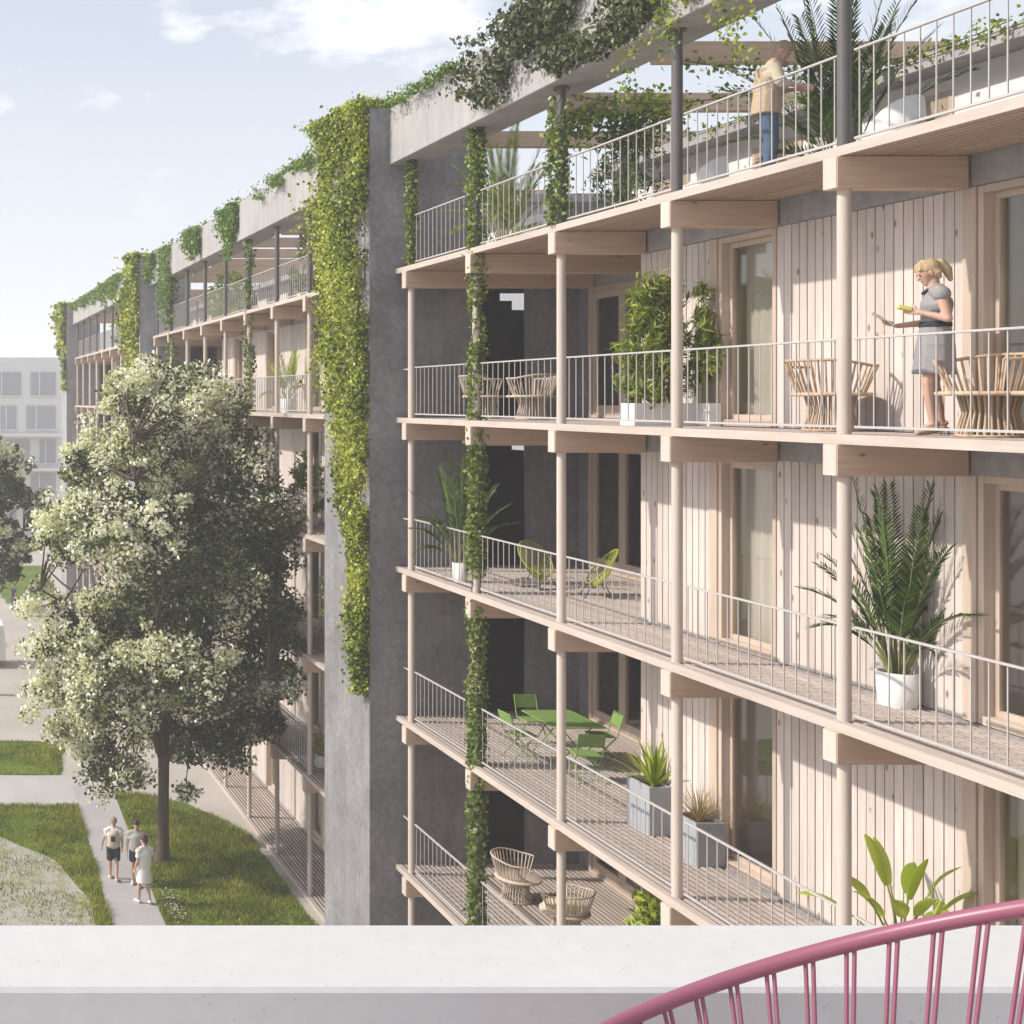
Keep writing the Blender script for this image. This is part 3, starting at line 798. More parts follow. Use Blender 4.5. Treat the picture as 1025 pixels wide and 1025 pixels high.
def pod_chair(loc, deg, label):
    """rounded white garden armchair"""
    r = tag(empty('garden_armchair', loc, math.radians(deg)), label, 'armchair', 'rounded white roof terrace armchairs')
    r.scale = (.78, .78, .80); b = MB(); n = 20; prof = []
    vs = []; fs = []
    for i in range(n + 1):
        t = math.radians(70) + (math.radians(290) - math.radians(70)) * i / n
        h = .62 + .52 * max(0, math.cos(t - PI)) ** .6 if math.cos(t - PI) > 0 else .62
        for (rr, z) in ((.42, .08), (.50, .45), (.46, h), (.40, h - .01), (.41, .42), (.38, .10)):
            vs.append((rr * math.cos(t) * 1.0, rr * math.sin(t), z))
    for i in range(n):
        for k in range(6):
            k2 = (k + 1) % 6; fs.append((i * 6 + k, i * 6 + k2, (i + 1) * 6 + k2, (i + 1) * 6 + k))
    fs.append(tuple(range(6))[::-1]); fs.append(tuple(n * 6 + k for k in range(6)))
    b.add(vs, fs, 0, True).build('backrest', M['white_pot'], r, False)
    MB().lathe((.04, 0, 0), [(.30, .05), (.37, .10), (.37, .36), (.33, .43), (0, .44)], 28, 0).build('seat', M['white_pot'], r, False)
    MB().lathe((.04, 0, 0), [(.28, 0), (.28, .05)], 20, 0).build('base', M['tan_cloth'], r, False)
pod_chair((11.55, 18.75, LV[5]), 130, 'white rounded armchair right of the leafy shrub on roof terrace')
pod_chair((11.55, 24.3, LV[5]), 200, 'white rounded armchair beside the fan palm on roof terrace')
pod_chair((11.55, 15.1, LV[5]), 110, 'white rounded armchair right of the big roof terrace palm')

# ------------------------------------------------------------------ plants
def frond_quads(base, az, length, lift, arch, leaf_len, n=26, rng=random, width=.024, start=.25):
    """one pinnate frond: returns (rachis points, list of leaflet quads)"""
    pts = []; p = Vector(base); steps = 14
    for i in range(steps + 1):
        k = i / steps; e = lift - arch * k ** 1.6
        if i: p = p + Vector((math.cos(az) * math.cos(e), math.sin(az) * math.cos(e), math.sin(e))) * (length / steps)
        pts.append(p.copy())
    Q = []
    for i in range(n):
        k = start + (1 - start) * i / (n - 1); f = k * steps; j = min(int(f), steps - 1); q = pts[j].lerp(pts[j + 1], f - j)
        d = (pts[j + 1] - pts[j]).normalized(); side = d.cross(Vector((0, 0, 1)))
        side = side.normalized() if side.length > .01 else Vector((-math.sin(az), math.cos(az), 0))
        up = side.cross(d)
        L = leaf_len * (1 - .55 * abs(k - .45) / .55) * rng.uniform(.85, 1.1)
        for s in (-1, 1):
            t = (side * s * .62 + d * .78 + up * rng.uniform(.05, .35)).normalized()
            tip = q + t * L - Vector((0, 0, L * L * .35)); mid = q + t * L * .45
            wv = d * width * .5 + up * .006
            Q.append((q - wv * .4, mid + wv, tip, mid - wv))
    return pts, Q

def pot_round(root, c, r, h, mat, taper=.88):
    p = MB().lathe(c, [(r * taper, 0), (r, h), (r * .92, h), (r * .90, h - .05)], 28, 0, cap=False).lathe(c, [(0, .002), (r * taper, .002)], 28, 0, cap=False).build('pot', mat, root)
    MB().lathe((c[0], c[1], c[2]), [(r * .895, h - .05), (0, h - .045)], 20, 0, cap=False).build('soil', M['soil'], p)
def pot_box(root, x0, x1, y0, y1, z, h, mat, tp=.0):
    m = MB(); t = .03
    m.box(x0, x0 + t, y0, y1, z, z + h); m.box(x1 - t, x1, y0, y1, z, z + h); m.box(x0 + t, x1 - t, y0, y0 + t, z, z + h); m.box(x0 + t, x1 - t, y1 - t, y1, z, z + h)
    p = m.build('planter', mat, root)
    MB().box(x0 + t, x1 - t, y0 + t, y1 - t, z + .004, z + h - .05).build('soil', M['soil'], p)

def palm(loc, label, nstem=16, hmin=.9, hmax=2.0, spread=.5, leaf=.30, pot=None, mat='leaf_palm', seed=0, group='potted palms', name='potted_palm', upright=1.0):
    r = random.Random(seed); root = tag(empty(name, loc), label, 'plant', group); c = Vector(loc); z = 0
    if pot:
        pot_round(root, c, pot[0], pot[1], M['white_pot']); z = pot[1] - .05
    Q = []; st = MB()
    for i in range(nstem):
        az = i * 2.399 + r.uniform(-.3, .3); k = (i + .5) / nstem
        L = hmin + (hmax - hmin) * (1 - k) ** .8
        lift = math.radians(88 - 26 * k ** 1.5 * spread / .5 + r.uniform(-4, 4)); arch = math.radians(8 + 100 * k ** 2.2) * (2 - upright)
        b = c + Vector((math.cos(az) * .08, math.sin(az) * .08, z))
        pts, q = frond_quads(b, az, L, lift, arch, leaf * r.uniform(.85, 1.15), 34, r, start=.34, width=.036)
        st.tube(pts, [.011 - .009 * j / (len(pts) - 1) for j in range(len(pts))], 5); Q += q
    st.build('stem', M['stem'], root)
    V = np.array([[list(v) for v in q] for q in Q]) - np.array(c)
    link('fronds', quadmesh('fronds', V, M[mat]), root)
    return root

def leafy_shrub(loc, label, h, rad, n, size, mat, seed=0, stems=7, z0=.25, trough=None, group=None, name='potted_shrub', clumps=40, elong=(1, 1), aspect=.28, droop=.3):
    r = np.random.default_rng(seed); rr = random.Random(seed)
    root = tag(empty(name, loc), label, 'plant', group); c = np.array(loc)
    if trough: pot_box(root, *trough)
    st = MB()
    for i in range(stems):
        a = rr.uniform(0, 2 * PI); q = rr.uniform(.1, .35) * rad
        b = Vector((loc[0] + q * math.cos(a) * elong[0], loc[1] + q * math.sin(a) * elong[1], loc[2] + .2))
        e = b + Vector((math.cos(a) * rad * .4 * elong[0], math.sin(a) * rad * .4 * elong[1], h * rr.uniform(.65, .9)))
        st.tube([b, b.lerp(e, .5) + Vector((rr.uniform(-.05, .05), rr.uniform(-.05, .05), 0)), e], [.014, .01, .005], 5)
    st.build('stem', M['stem'], root)
    th = r.uniform(0, 2 * PI, clumps); k = r.uniform(z0, 1, clumps); prof = np.sqrt(np.clip(np.sin(PI * (k * .80 + .14)), .05, 1))
    rd = rad * prof * np.sqrt(r.uniform(.05, 1, clumps))
    CC = np.stack([rd * np.cos(th) * elong[0], rd * np.sin(th) * elong[1], k * h], 1)
    per = n // clumps; P = np.repeat(CC, per, 0) + r.normal(0, rad * .17, (clumps * per, 3))
    out = unit(P - np.array([0, 0, h * .4]))
    link('foliage', quadmesh('foliage', leaf_quads(P, size, droop, out * .5, aspect, r), M[mat]), root)
    return root

def sword_plant(loc, label, h, n, width, mat, seed, planter=None, z0=0.0, name='potted_yucca', group=None, spread=70, arch=35):
    r = random.Random(seed); root = tag(empty(name, loc), label, 'plant', group); c = Vector(loc)
    if planter: pot_box(root, *planter)
    Q = []
    for i in range(n):
        az = i * 2.399; k = i / n; lift = math.radians(88 - spread * k + r.uniform(-6, 6)); L = h * r.uniform(.75, 1.05)
        p = c + Vector((math.cos(az) * .03, math.sin(az) * .03, z0)); side = Vector((-math.sin(az), math.cos(az), 0)); S = 6; pv = None
        for j in range(S + 1):
            t = j / S; w = width * (.55 + .9 * t if t < .4 else .91 * (1 - (t - .4) / .6) + .01) * .5
            L_, R_ = p - side * w, p + side * w
            if pv: Q.append((pv[0], pv[1], R_, L_))
            pv = (L_, R_); e = lift - math.radians(arch) * t * t; p = p + Vector((math.cos(az) * math.cos(e), math.sin(az) * math.cos(e), math.sin(e))) * (L / S)
    m = MB()
    for q in Q: m.add(q, [(0, 1, 2, 3)])
    V = m.mesh('leaves', M[mat], c)
    import bmesh as bm_
    bm = bm_.new(); bm.from_mesh(V); bm_.ops.remove_doubles(bm, verts=bm.verts, dist=.0005); bm.to_mesh(V); bm.free()
    link('leaves', V, root)
    return root

def banana(loc, label, seed=3):
    r = random.Random(seed); root = tag(empty('potted_banana', loc), label, 'plant'); c = Vector(loc); K = .84
    pot_round(root, c, .22, .42, M['white_pot'])
    lv = MB(); st = MB()
    specs = [(-2.95, .98, .62, 60, 40), (2.75, .78, .62, 45, 55), (1.6, .95, .60, 80, 30), (-1.3, .85, .66, 84, 28), (-.55, .8, .60, 62, 40), (.15, .75, .58, 48, 48), (.7, .85, .5, 65, 40), (-2.2, .7, .55, 70, 60), (-.1, .55, .6, 30, 38), (3.05, .6, .55, 72, 60), (2.2, .95, .66, 82, 26), (-.9, .95, .62, 74, 36), (.45, .62, .58, 38, 44), (-1.75, .8, .6, 66, 46)]
    for (az, pet, bl, lift, arch) in specs:
        lift = math.radians(lift); arch = math.radians(arch); p = c + Vector((math.cos(az) * .04, math.sin(az) * .04, .37)); pts = [p.copy()]
        S = 6
        for j in range(S):
            e = lift + math.radians(10) - math.radians(18) * j / S; p = p + Vector((math.cos(az) * math.cos(e), math.sin(az) * math.cos(e), math.sin(e))) * (pet * K / S); pts.append(p.copy())
        st.tube(pts, [.014 - .006 * j / S for j in range(S + 1)], 6)
        roll = r.uniform(-.5, .5); rows = []
        B = 10
        for j in range(B + 1):
            t = j / B; e = lift - arch * (t * 1.3) ** 1.3
            d = Vector((math.cos(az) * math.cos(e), math.sin(az) * math.cos(e), math.sin(e)))
            s0 = Vector((-math.sin(az), math.cos(az), 0)); up = d.cross(s0) * -1
            sd = s0 * math.cos(roll) + up * math.sin(roll); upn = sd.cross(d)
            w = .078 * math.sin(PI * min(1, t * .93 + .06)) ** .6 + .002
            rows.append((p - sd * w + upn * w * .35, p.copy(), p + sd * w + upn * w * .35)); p = p + d * (bl * K / B)
        vs = [q for row in rows for q in row]; fs = []
        for j in range(B):
            for k in range(2): fs.append((j * 3 + k, j * 3 + k + 1, j * 3 + k + 4, j * 3 + k + 3))
        lv.add(vs, fs, 0, True)
    st.build('stem', M['stem'], root); lv.build('leaves', M['leaf_lime'], root)

palm((10.86, 14.04, LV[3]), 'tall dark green palm in white pot standing against the board wall', 30, .75, 2.25, .40, .27, (.205, .38), seed=4)
palm((10.05, 23.6, LV[3]), 'palm in small white pot beside the ivy column near lime chairs', 18, .8, 2.2, .6, .28, (.145, .36), seed=9)
palm((10.75, 23.3, LV[5]), 'fan palm on roof terrace between two ivy draped columns', 18, 1.1, 2.5, .5, .34, None, mat='leaf_bamboo', seed=5, name='terrace_palm', group='terrace palms')
palm((11.35, 15.6, LV[5]), 'large spreading palm behind the man on the roof terrace', 26, 1.1, 2.8, .62, .36, None, seed=6, name='terrace_palm', group='terrace palms')
leafy_shrub((10.42, 17.9, LV[4]), 'feathery bamboo in long white trough planter beside the tall window', 2.02, .42, 3400, .19, 'leaf_bamboo', 2, 14, .22, (10.0, 10.88, 17.72, 18.08, LV[4], .32, M['white_pot']), name='potted_bamboo', clumps=80, elong=(1.15, .7), droop=.7, aspect=.17)
leafy_shrub((10.93, 17.6, LV[4]), 'smaller bamboo in white box right of the long white trough', 1.95, .22, 900, .18, 'leaf_bamboo', 8, 8, .3, (10.885, 11.05, 17.45, 17.70, LV[4], .32, M['white_pot']), name='potted_bamboo', clumps=40, elong=(.5, .9), droop=.7, aspect=.17)
leafy_shrub((10.65, 18.3, LV[1]), 'bright green bamboo bush on the lowest balcony behind parapet', 2.35, .48, 2400, .17, 'leaf_yucca', 12, 9, .1, (10.4, 10.9, 18.1, 18.5, LV[1], .35, M['grey_pot']), name='potted_bamboo', clumps=60)
leafy_shrub((11.1, 20.0, LV[5]), 'airy dark shrub on roof terrace under the green hanging canopy', 1.85, .55, 1300, .13, 'leaf_palm', 21, 10, .12, None, name='terrace_shrub', clumps=70, droop=.4)
sword_plant((10.98, 18.9, LV[2]), 'bright yellow green yucca in square grey planter on balcony', .78, 46, .075, 'leaf_yucca', 5, (10.72, 11.05, 18.6, 19.2, LV[2], .72, M['grey_pot']), .66)
sword_plant((10.87, 17.65, LV[2]), 'dry brown grass in dark square planter right of the yucca', .62, 110, .014, 'leaf_dry', 6, (10.66, 11.06, 17.38, 17.88, LV[2], .60, M['grey_pot']), .54, name='potted_grass', spread=62, arch=60)
banana((10.55, 13.6, LV[2]), 'lime green banana plant with broad leaves above the pink chair')
# plants on the middle wing
palm((10.5, 36.4, LV[4]), 'small palm in white pot on hazy middle wing balcony above tree crown', 10, .7, 1.6, .8, .34, (.2, .4), 'leaf_yucca', 31)
leafy_shrub((10.5, 34.4, LV[3]), 'yellow green bush on middle wing balcony right of the tree crown', 1.9, .5, 900, .2, 'leaf_bamboo', 33, 6, .15, (10.3, 10.7, 34.2, 34.6, LV[3], .35, M['white_pot']))
leafy_shrub((10.9, 35.0, LV[5]), 'dense green shrub on middle wing terrace near the ivy tower', 2.0, .62, 1300, .2, 'leaf_bamboo', 35, 8, .1, None, name='terrace_shrub')
leafy_shrub((11.3, 46.5, LV[5]), 'round yellow green shrub on middle wing terrace between thin columns', 1.9, .9, 1300, .24, 'leaf_yucca', 36, 8, .1, None, name='terrace_shrub')
leafy_shrub((10.8, 67, LV[5]), 'far hazy yellow shrub on the terrace of farthest wing', 1.9, .8, 700, .3, 'leaf_yucca', 37, 6, .1, None, name='terrace_shrub')
leafy_shrub((10.3, 32.6, LV[1]), 'small green pot plant on low middle wing balcony beside ivy tower', .9, .28, 300, .12, 'leaf_yucca', 38, 5, .3, (10.15, 10.45, 32.45, 32.75, LV[1], .3, M['white_pot']))
leafy_shrub((10.2, 31.2, LV[2]), 'tall slim leafy plant on middle wing balcony touching the ivy tower', 2.3, .36, 800, .16, 'leaf_bamboo', 39, 6, .1, (10.0, 10.4, 31.0, 31.4, LV[2], .35, M['white_pot']))

# ------------------------------------------------------------------ ivy
def ivy(label, P, size, mat, origin, out=None, droop=.9, name='climbing_ivy', group='creepers on the building', stems=None, aspect=.75):
    P = np.asarray(P); o = np.array(origin)
    if stems:
        root = tag(empty(name, origin), label, 'ivy', group)
        m = MB()
        for pts in stems: m.tube(pts, .008, 5)
        m.build('stem', M['bark'], root)
        link('leaves', quadmesh('leaves', leaf_quads(P - o, size, droop, out, aspect), M[mat]), root)
        return root
    ob = link(name, quadmesh(name, leaf_quads(P - o, size, droop, out, aspect), M[mat]), None, origin)
    return tag(ob, label, 'ivy', group)

def fbm(P, s, seed=0):
    return np.array([mnoise.fractal(Vector((p[0] * s + seed, p[1] * s, p[2] * s)), 1.0, 2.0, 4) for p in P])

def tower_ivy(y0, label, n, size, zlow=6.3, wash=1.0):
    y1 = y0 + TH; zt = CAMZ + 5.97
    z = zt + .25 - (zt - zlow) * RNG.uniform(0, 1, n) ** 1.25
    k = (zt - z) / (zt - zlow)
    # covers the whole end face high up, only its near part lower down
    yfar = y1 - (y1 - y0) * np.clip((k - .40) / .60, 0, .85) + .12 * (k < .5)
    y = y0 - .03 + (yfar - y0 + .03) * RNG.uniform(0, 1, n)
    th = (.26 * (1 - k) ** .8 + .10)
    lump = np.array([.35 + 1.5 * max(0, .5 + mnoise.noise(Vector((a_ * .9, b_ * .8, 4.2)))) for a_, b_ in zip(y, z)])
    x = XF - np.abs(RNG.normal(0, 1, n)) * th * .55 * lump - .015
    # bulge past the far edge and over the top
    P = np.stack([x, y, z], 1)
    f = fbm(P, .55, 3.1) + RNG.normal(0, .10, n)
    edge = np.clip((y - y0) / np.maximum(yfar - y0, .2), 0, 1)
    keep = f > (-.42 + .72 * np.clip(k - .30, 0, 1) + .38 * edge ** 4); P = P[keep]
    m = n // 12
    T = np.stack([RNG.uniform(XF - .25, XF + 1.0, m), RNG.uniform(y0 - .05, y1 + .1, m), zt + np.abs(RNG.normal(0, .13, m))], 1)
    P = np.concatenate([P, T])
    B = []
    st = [[(XF - .02, y0 + .2 + i * .45, zt), (XF - .03, y0 + .25 + i * .35, zt - 4), (XF - .02, y0 + .2 + i * .2, zlow + 1.5 + i * .8)] for i in range(5)]
    ivy(label, P, size, 'leaf_ivy', (XF, y0, zt), np.array([-1., -.3, .3]), .8, stems=st)
tower_ivy(N1, 'thick yellow green ivy cascading down the sunlit end of the tall concrete tower', 50000, .085)
tower_ivy(N2, 'hazy yellow ivy over the far stair tower behind the tree crown', 7000, .19, 9.0)
tower_ivy(80.56, 'faint green ivy crown on the last tower at the building end', 2500, .3, 13.0)

def column_ivy(x, y, z0, z1, n, label, size=.085, rad=.13, mat='leaf_column', dens=None):
    z = RNG.uniform(z0, z1, n); a = RNG.uniform(0, 2 * PI, n); r = rad * (.55 + .45 * np.abs(RNG.normal(0, .7, n)))
    P = np.stack([x + r * np.cos(a), y + r * np.sin(a), z], 1)
    f = fbm(P, .9, x + y) + RNG.normal(0, .12, n)
    P = P[f > -.32]
    st = [[(x + .09 * math.cos(t * .9 + q), y + .09 * math.sin(t * .9 + q), z0 + (z1 - z0) * t / 14) for t in range(15)] for q in (0, 2.1)]
    ivy(label, P, size, mat, (x, y, z0), None, 1.0, stems=st)
yc = cols1
column_ivy(XC, yc[1], 1.0, LV[4] - .15, 10500, 'long ivy garland winding down the second column past three balconies', rad=.145)
column_ivy(XC, yc[1], LV[4] + .02, RING0, 3000, 'dense ivy wrapping the second column up to the roof beam', rad=.15)
column_ivy(XC, yc[0], LV[5] + .02, RING0, 1100, 'narrow ivy on the dark roof column closest to the concrete tower', rad=.11)
column_ivy(XC - .05, yc[2], LV[5] + .02, RING0 + .1, 1200, 'pale ivy garland on the third roof column by the fan palm', rad=.16, mat='leaf_column')
column_ivy(XC, cols2[5], LV[4], RING0, 900, 'hazy ivy on a roof column of the middle wing right of tower clumps', .12, .16)
column_ivy(XC, cols2[1], LV[4], RING0, 700, 'faint ivy on far roof column of the middle wing', .16, .22)

def hang(label, y0, y1, ztop, drop, n, size, mat, x=9.50, over=.5, seed=0, thick=.16, thr=-.15, sc=.9, vary=.55, name='hanging_creeper', group='creepers on the building'):
    """creeper spilling over the outer face of the roof beam"""
    y = RNG.uniform(y0, y1, n); d = RNG.uniform(0, 1, n) ** 1.1
    lim = drop * (.75 + vary * np.array([mnoise.noise(Vector((q * 1.3 + seed, seed * 1.7, .3))) for q in y]))
    z = ztop - d * lim; xx = x - np.abs(RNG.normal(0, thick, n)) - .01
    P = np.stack([xx, y, z], 1)
    f = fbm(P, sc, seed) + RNG.normal(0, .1, n); P = P[f > thr]
    m = int(n * over)
    T = np.stack([RNG.uniform(x, x + .6, m), RNG.uniform(y0, y1, m), ztop + np.abs(RNG.normal(0, .10, m))], 1)
    ft = fbm(T, sc, seed + 3); T = T[ft > thr]
    ivy(label, np.concatenate([P, T]), size, mat, (x, (y0 + y1) / 2, ztop), np.array([-1, 0, .2]), 1.0, name=name, group=group, aspect=.6)
hang('large dark leafy creeper bush spilling over the pale roof beam', 14.8, 21.9, RING1 + .20, 1.6, 9500, .105, 'leaf_dark', seed=2, thick=.2, thr=-.02, over=.2, vary=.35)
hang('yellow green creeper strands hanging from roof beam above the man', 14.2, 17.0, RING1 - .5, 1.45, 2600, .075, 'leaf_bamboo', seed=5, over=.0, thick=.10, thr=.02)
hang('thin green creeper fringe along top of the pale roof beam near the tower', 21.9, 25.6, RING1 + .02, .16, 1500, .07, 'leaf_roof', seed=7, over=.6, thr=.0)
hang('green creeper fringe on middle wing roof beam next to ivy tower', 28.8, 35.5, RING1 + .05, .45, 3600, .085, 'leaf_roof', seed=9, over=.5, thr=.05)
for i, (a, b, dr, lab) in enumerate(((38.0, 40.0, 1.45, 'rectangular ivy clump on middle wing roof beam nearest the tower'),
                                      (43.1, 45.3, 1.25, 'second ivy clump along the middle wing roof beam'),
                                      (48.4, 50.3, 3.2, 'long ivy clump reaching below the middle wing roof beam'),
                                      (51.6, 52.9, 1.2, 'ivy clump on roof beam just before the hazy second tower'),
                                      (62.0, 66.5, 1.2, 'faint ivy clump on the roof beam of the farthest wing'))):
    hang(lab, a, b, RING1 + .03, dr, 1700, .12, 'leaf_roof', seed=20 + i, over=.10, thr=-.4, thick=.14)
hang('faint green fringe along the farthest wing roof beam', 56.5, 80, RING1 + .1, .7, 2600, .2, 'leaf_roof', seed=31, over=.5, thr=.0)

def canopy(label, x0, x1, y, zc, n, size, mat, seed, hz=.22, wy=.35):
    P = np.stack([RNG.uniform(x0, x1, n), y + RNG.normal(0, wy, n), zc + RNG.normal(0, hz, n)], 1)
    P[:, 2] -= np.abs(RNG.normal(0, .25, n)) * (np.sin(P[:, 0] * 5 + seed) > .2)
    f = fbm(P, .9, seed); P = P[f > -.22]
    ivy(label, P, size, mat, ((x0 + x1) / 2, y, zc), np.array([0, 0, 1.]), .8, name='hanging_creeper')
canopy('thick yellow green creeper canopy hanging from pergola beam over the shrub', 10.6, 12.3, yc[1] - BAY / 2, RING0 + .05, 2600, .09, 'leaf_bamboo', 4, .12)
canopy('green creeper hanging from pergola in the top right corner', 11.2, 12.8, yc[4] - BAY / 2 - .0, RING0 - .1, 3600, .085, 'leaf_bamboo', 9, .22)
def garland(label, pts, n, size, mat):
    pts = [Vector(p) for p in pts]; C = []
    for i in range(n):
        t = random.random() * (len(pts) - 1); j = min(int(t), len(pts) - 2); p = pts[j].lerp(pts[j + 1], t - j)
        s = .04 + .05 * abs(math.sin(t * 3)); C.append((p.x + random.gauss(0, s), p.y + random.gauss(0, s), p.z + random.gauss(0, s)))
    ivy(label, np.array(C), size, mat, tuple(pts[0]), None, .6, name='ivy_garland', stems=[pts])
def sag(a, b, d, n=10):
    a = Vector(a); b = Vector(b); return [a.lerp(b, i / n) - Vector((0, 0, d * 4 * (i / n) * (1 - i / n))) for i in range(n + 1)]
garland('sagging ivy garland strung from dark roof column towards the man', sag((XC + .1, yc[3], RING0 - .4), (13.6, yc[3] - .6, RING0 - .05), .35), 420, .07, 'leaf_bamboo')
garland('sagging ivy garland strung between third and fourth roof columns', sag((XC + .1, yc[2] - .1, RING0 - .15), (12.6, yc[3] + .3, RING0 - .1), .4), 420, .07, 'leaf_bamboo')
garland('creeper strand trailing over the roof edge of the penthouse', sag((13.58, 12.0, RING0 - .10), (13.58, 22.5, RING0 - .10), .05, 16), 420, .08, 'leaf_bamboo')

# ------------------------------------------------------------------ trees
def tree(loc, label, cz, hh, rad, trunk_h, trunk_r, nclump, per, size, mat, seed, xmax=99, group=None, profile=None, squash=1.0, lobes=None):
    r = random.Random(seed); rg = np.random.default_rng(seed)
    root = tag(empty('blossom_tree', loc), label, 'tree', group); c = Vector(loc)
    tr = MB(); top = c + Vector((.05, 0, trunk_h))
    tr.tube([c + Vector((0, 0, -.1)), c + Vector((.0, 0, .12)), c + Vector((.02, 0, .5)), c + Vector((.05, .02, trunk_h * .7)), top], [trunk_r * 1.75, trunk_r * 1.35, trunk_r * 1.05, trunk_r * .9, trunk_r * .95], 12)
    limbs = []
    for i in range(8):
        az = i * 2.4 + r.uniform(-.3, .3); el = math.radians(r.uniform(48, 78)) if i < 6 else math.radians(86)
        L = hh * r.uniform(.75, 1.25) if i < 6 else hh * 1.6
        p = top.copy(); pts = [p.copy() - Vector((0, 0, .25))]; S = 8
        for j in range(S):
            e = el + math.radians(r.uniform(-14, 14)) - .06 * j; a2 = az + r.uniform(-.35, .35)
            p = p + Vector((math.cos(a2) * math.cos(e), math.sin(a2) * math.cos(e), math.sin(e))) * L / S; pts.append(p.copy())
            if p.x > xmax - 1.2: break
        tr.tube(pts, [trunk_r * .55 * (1 - .85 * j / S) + .01 for j in range(len(pts))], 8); limbs += pts[2:]
    CC = []
    tries = 0
    if lobes:
        vol = [q[3] ** 2.2 for q in lobes]; tot = sum(vol)
        for (lx, ly, lz, lr), v in zip(lobes, vol):
            for _ in range(int(nclump * v / tot)):
                u = Vector((r.gauss(0, 1), r.gauss(0, 1), r.gauss(0, 1))).normalized() * lr * r.uniform(.1, 1) ** .5 * (1 + .3 * mnoise.noise(Vector((lx + _ * .37, ly, lz))))
                p = Vector((lx + u.x, ly + u.y, lz + u.z * .9))
                if p.x < xmax - .2: CC.append(p)
        tries = 10 ** 9
    while len(CC) < nclump and tries < nclump * 20:
        tries += 1
        k = r.uniform(-1, 1); az = r.uniform(0, 2 * PI)
        pr = profile(k) if profile else math.sqrt(max(0, 1 - k * k))
        lob = 1 + .42 * mnoise.noise(Vector((math.cos(az) * 1.4, math.sin(az) * 1.4, k * 2.2 + seed)))
        q = (r.uniform(.12, 1) ** .45) * pr * lob
        p = Vector((c.x + math.cos(az) * rad * q, c.y + math.sin(az) * rad * q * squash, c.z + cz + k * hh))
        if mnoise.noise(p * .55 + Vector((seed, 0, 0))) < -.16 and q < .9 * pr: continue
        if p.x > xmax - .25: continue
        CC.append(p)
    for p in CC[::3]:
        l = min(limbs, key=lambda a: (a - p).length + (1.2 if a.z > p.z + .4 else 0))
        m = l.lerp(p, .5) + Vector((r.uniform(-.2, .2), r.uniform(-.2, .2), r.uniform(0, .25)))
        tr.tube([l, m, p], [.035, .022, .008], 5)
    tr.build('trunk', M['bark'], root)
    A = np.array([list(p) for p in CC]); rr_ = rg.uniform(.22, .52, len(A)); A = np.repeat(A, per, 0); s = np.repeat(rr_, per)[:, None]
    u = unit(rg.normal(size=A.shape)) * rg.uniform(.2, 1, (len(A), 1)) ** .5
    P = A + u * s * np.array([1, 1, .8]); P = P[P[:, 0] < xmax]
    rel = (P - (np.array(loc) + np.array([0, 0, cz]))) / np.array([rad, rad * squash, hh])
    out = unit(rel); q = np.linalg.norm(rel, axis=1); nz = fbm(P, .7, seed)
    bl = (rg.uniform(0, 1, len(P)) < np.clip((q - .40) * 1.0 + nz * 1.3 - rel[:, 0] * .55 + rel[:, 2] * .25, .02, .92)).astype(int)  # outer blossom, biased left and upward to paint in the sunlit side
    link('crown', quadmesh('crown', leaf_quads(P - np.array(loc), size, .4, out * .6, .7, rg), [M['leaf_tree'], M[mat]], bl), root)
    return root
def prof_main(k):                 # narrow top, widest a little below the middle, ragged skirt
    return (math.sqrt(max(0, 1 - (max(k + .25, 0) / 1.25) ** 2)) ** 1.05) if k > -.25 else math.sqrt(max(0, 1 - ((-.25 - k) / .78) ** 2)) * .98 + .02
MAIN_LOBES = []
for (px, py, pr, dy) in ((170, 405, 45, .2), (150, 450, 50, -1.0), (100, 460, 42, .6), (222, 432, 40, .4), (195, 480, 55, 1.4), (72, 528, 42, -.3), (135, 530, 60, -1.7), (170, 560, 65, 1.8), (250, 530, 46, -.4), (215, 590, 60, -1.3), (265, 600, 42, .8),
                         (70, 655, 46, -.2), (120, 640, 60, 1.5), (110, 690, 48, -1.6), (180, 670, 62, -1.9), (255, 665, 44, -.6), (230, 700, 46, .9), (160, 720, 48, 1.6), (80, 725, 36, .3), (100, 765, 30, -.5), (215, 745, 34, -.9), (190, 790, 14, -1.1), (262, 720, 26, .1), (128, 772, 24, -1.2), (45, 600, 24, .3), (120, 395, 22, 0), (285, 560, 26, -1.2), (42, 700, 22, -.4), (276, 515, 30, -1.6), (288, 625, 30, -1.8), (202, 402, 36, -.8), (152, 382, 26, 0), (280, 680, 24, -1.6), (245, 470, 34, -.9)):
    yy_ = 34.4 + dy; MAIN_LOBES.append(((px + 76) * yy_ / 1260, yy_, CAMZ - (py - 400) * yy_ / 1260, pr * yy_ / 1260))
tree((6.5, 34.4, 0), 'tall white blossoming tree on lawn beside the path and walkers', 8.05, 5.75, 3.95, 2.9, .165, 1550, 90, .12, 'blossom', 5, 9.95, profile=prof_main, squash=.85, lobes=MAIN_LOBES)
tree((2.35, 54, 0), 'second pale tree cut by the left picture edge', 7.9, 3.35, 2.9, 4.0, .18, 260, 90, .19, 'tree2', 12)

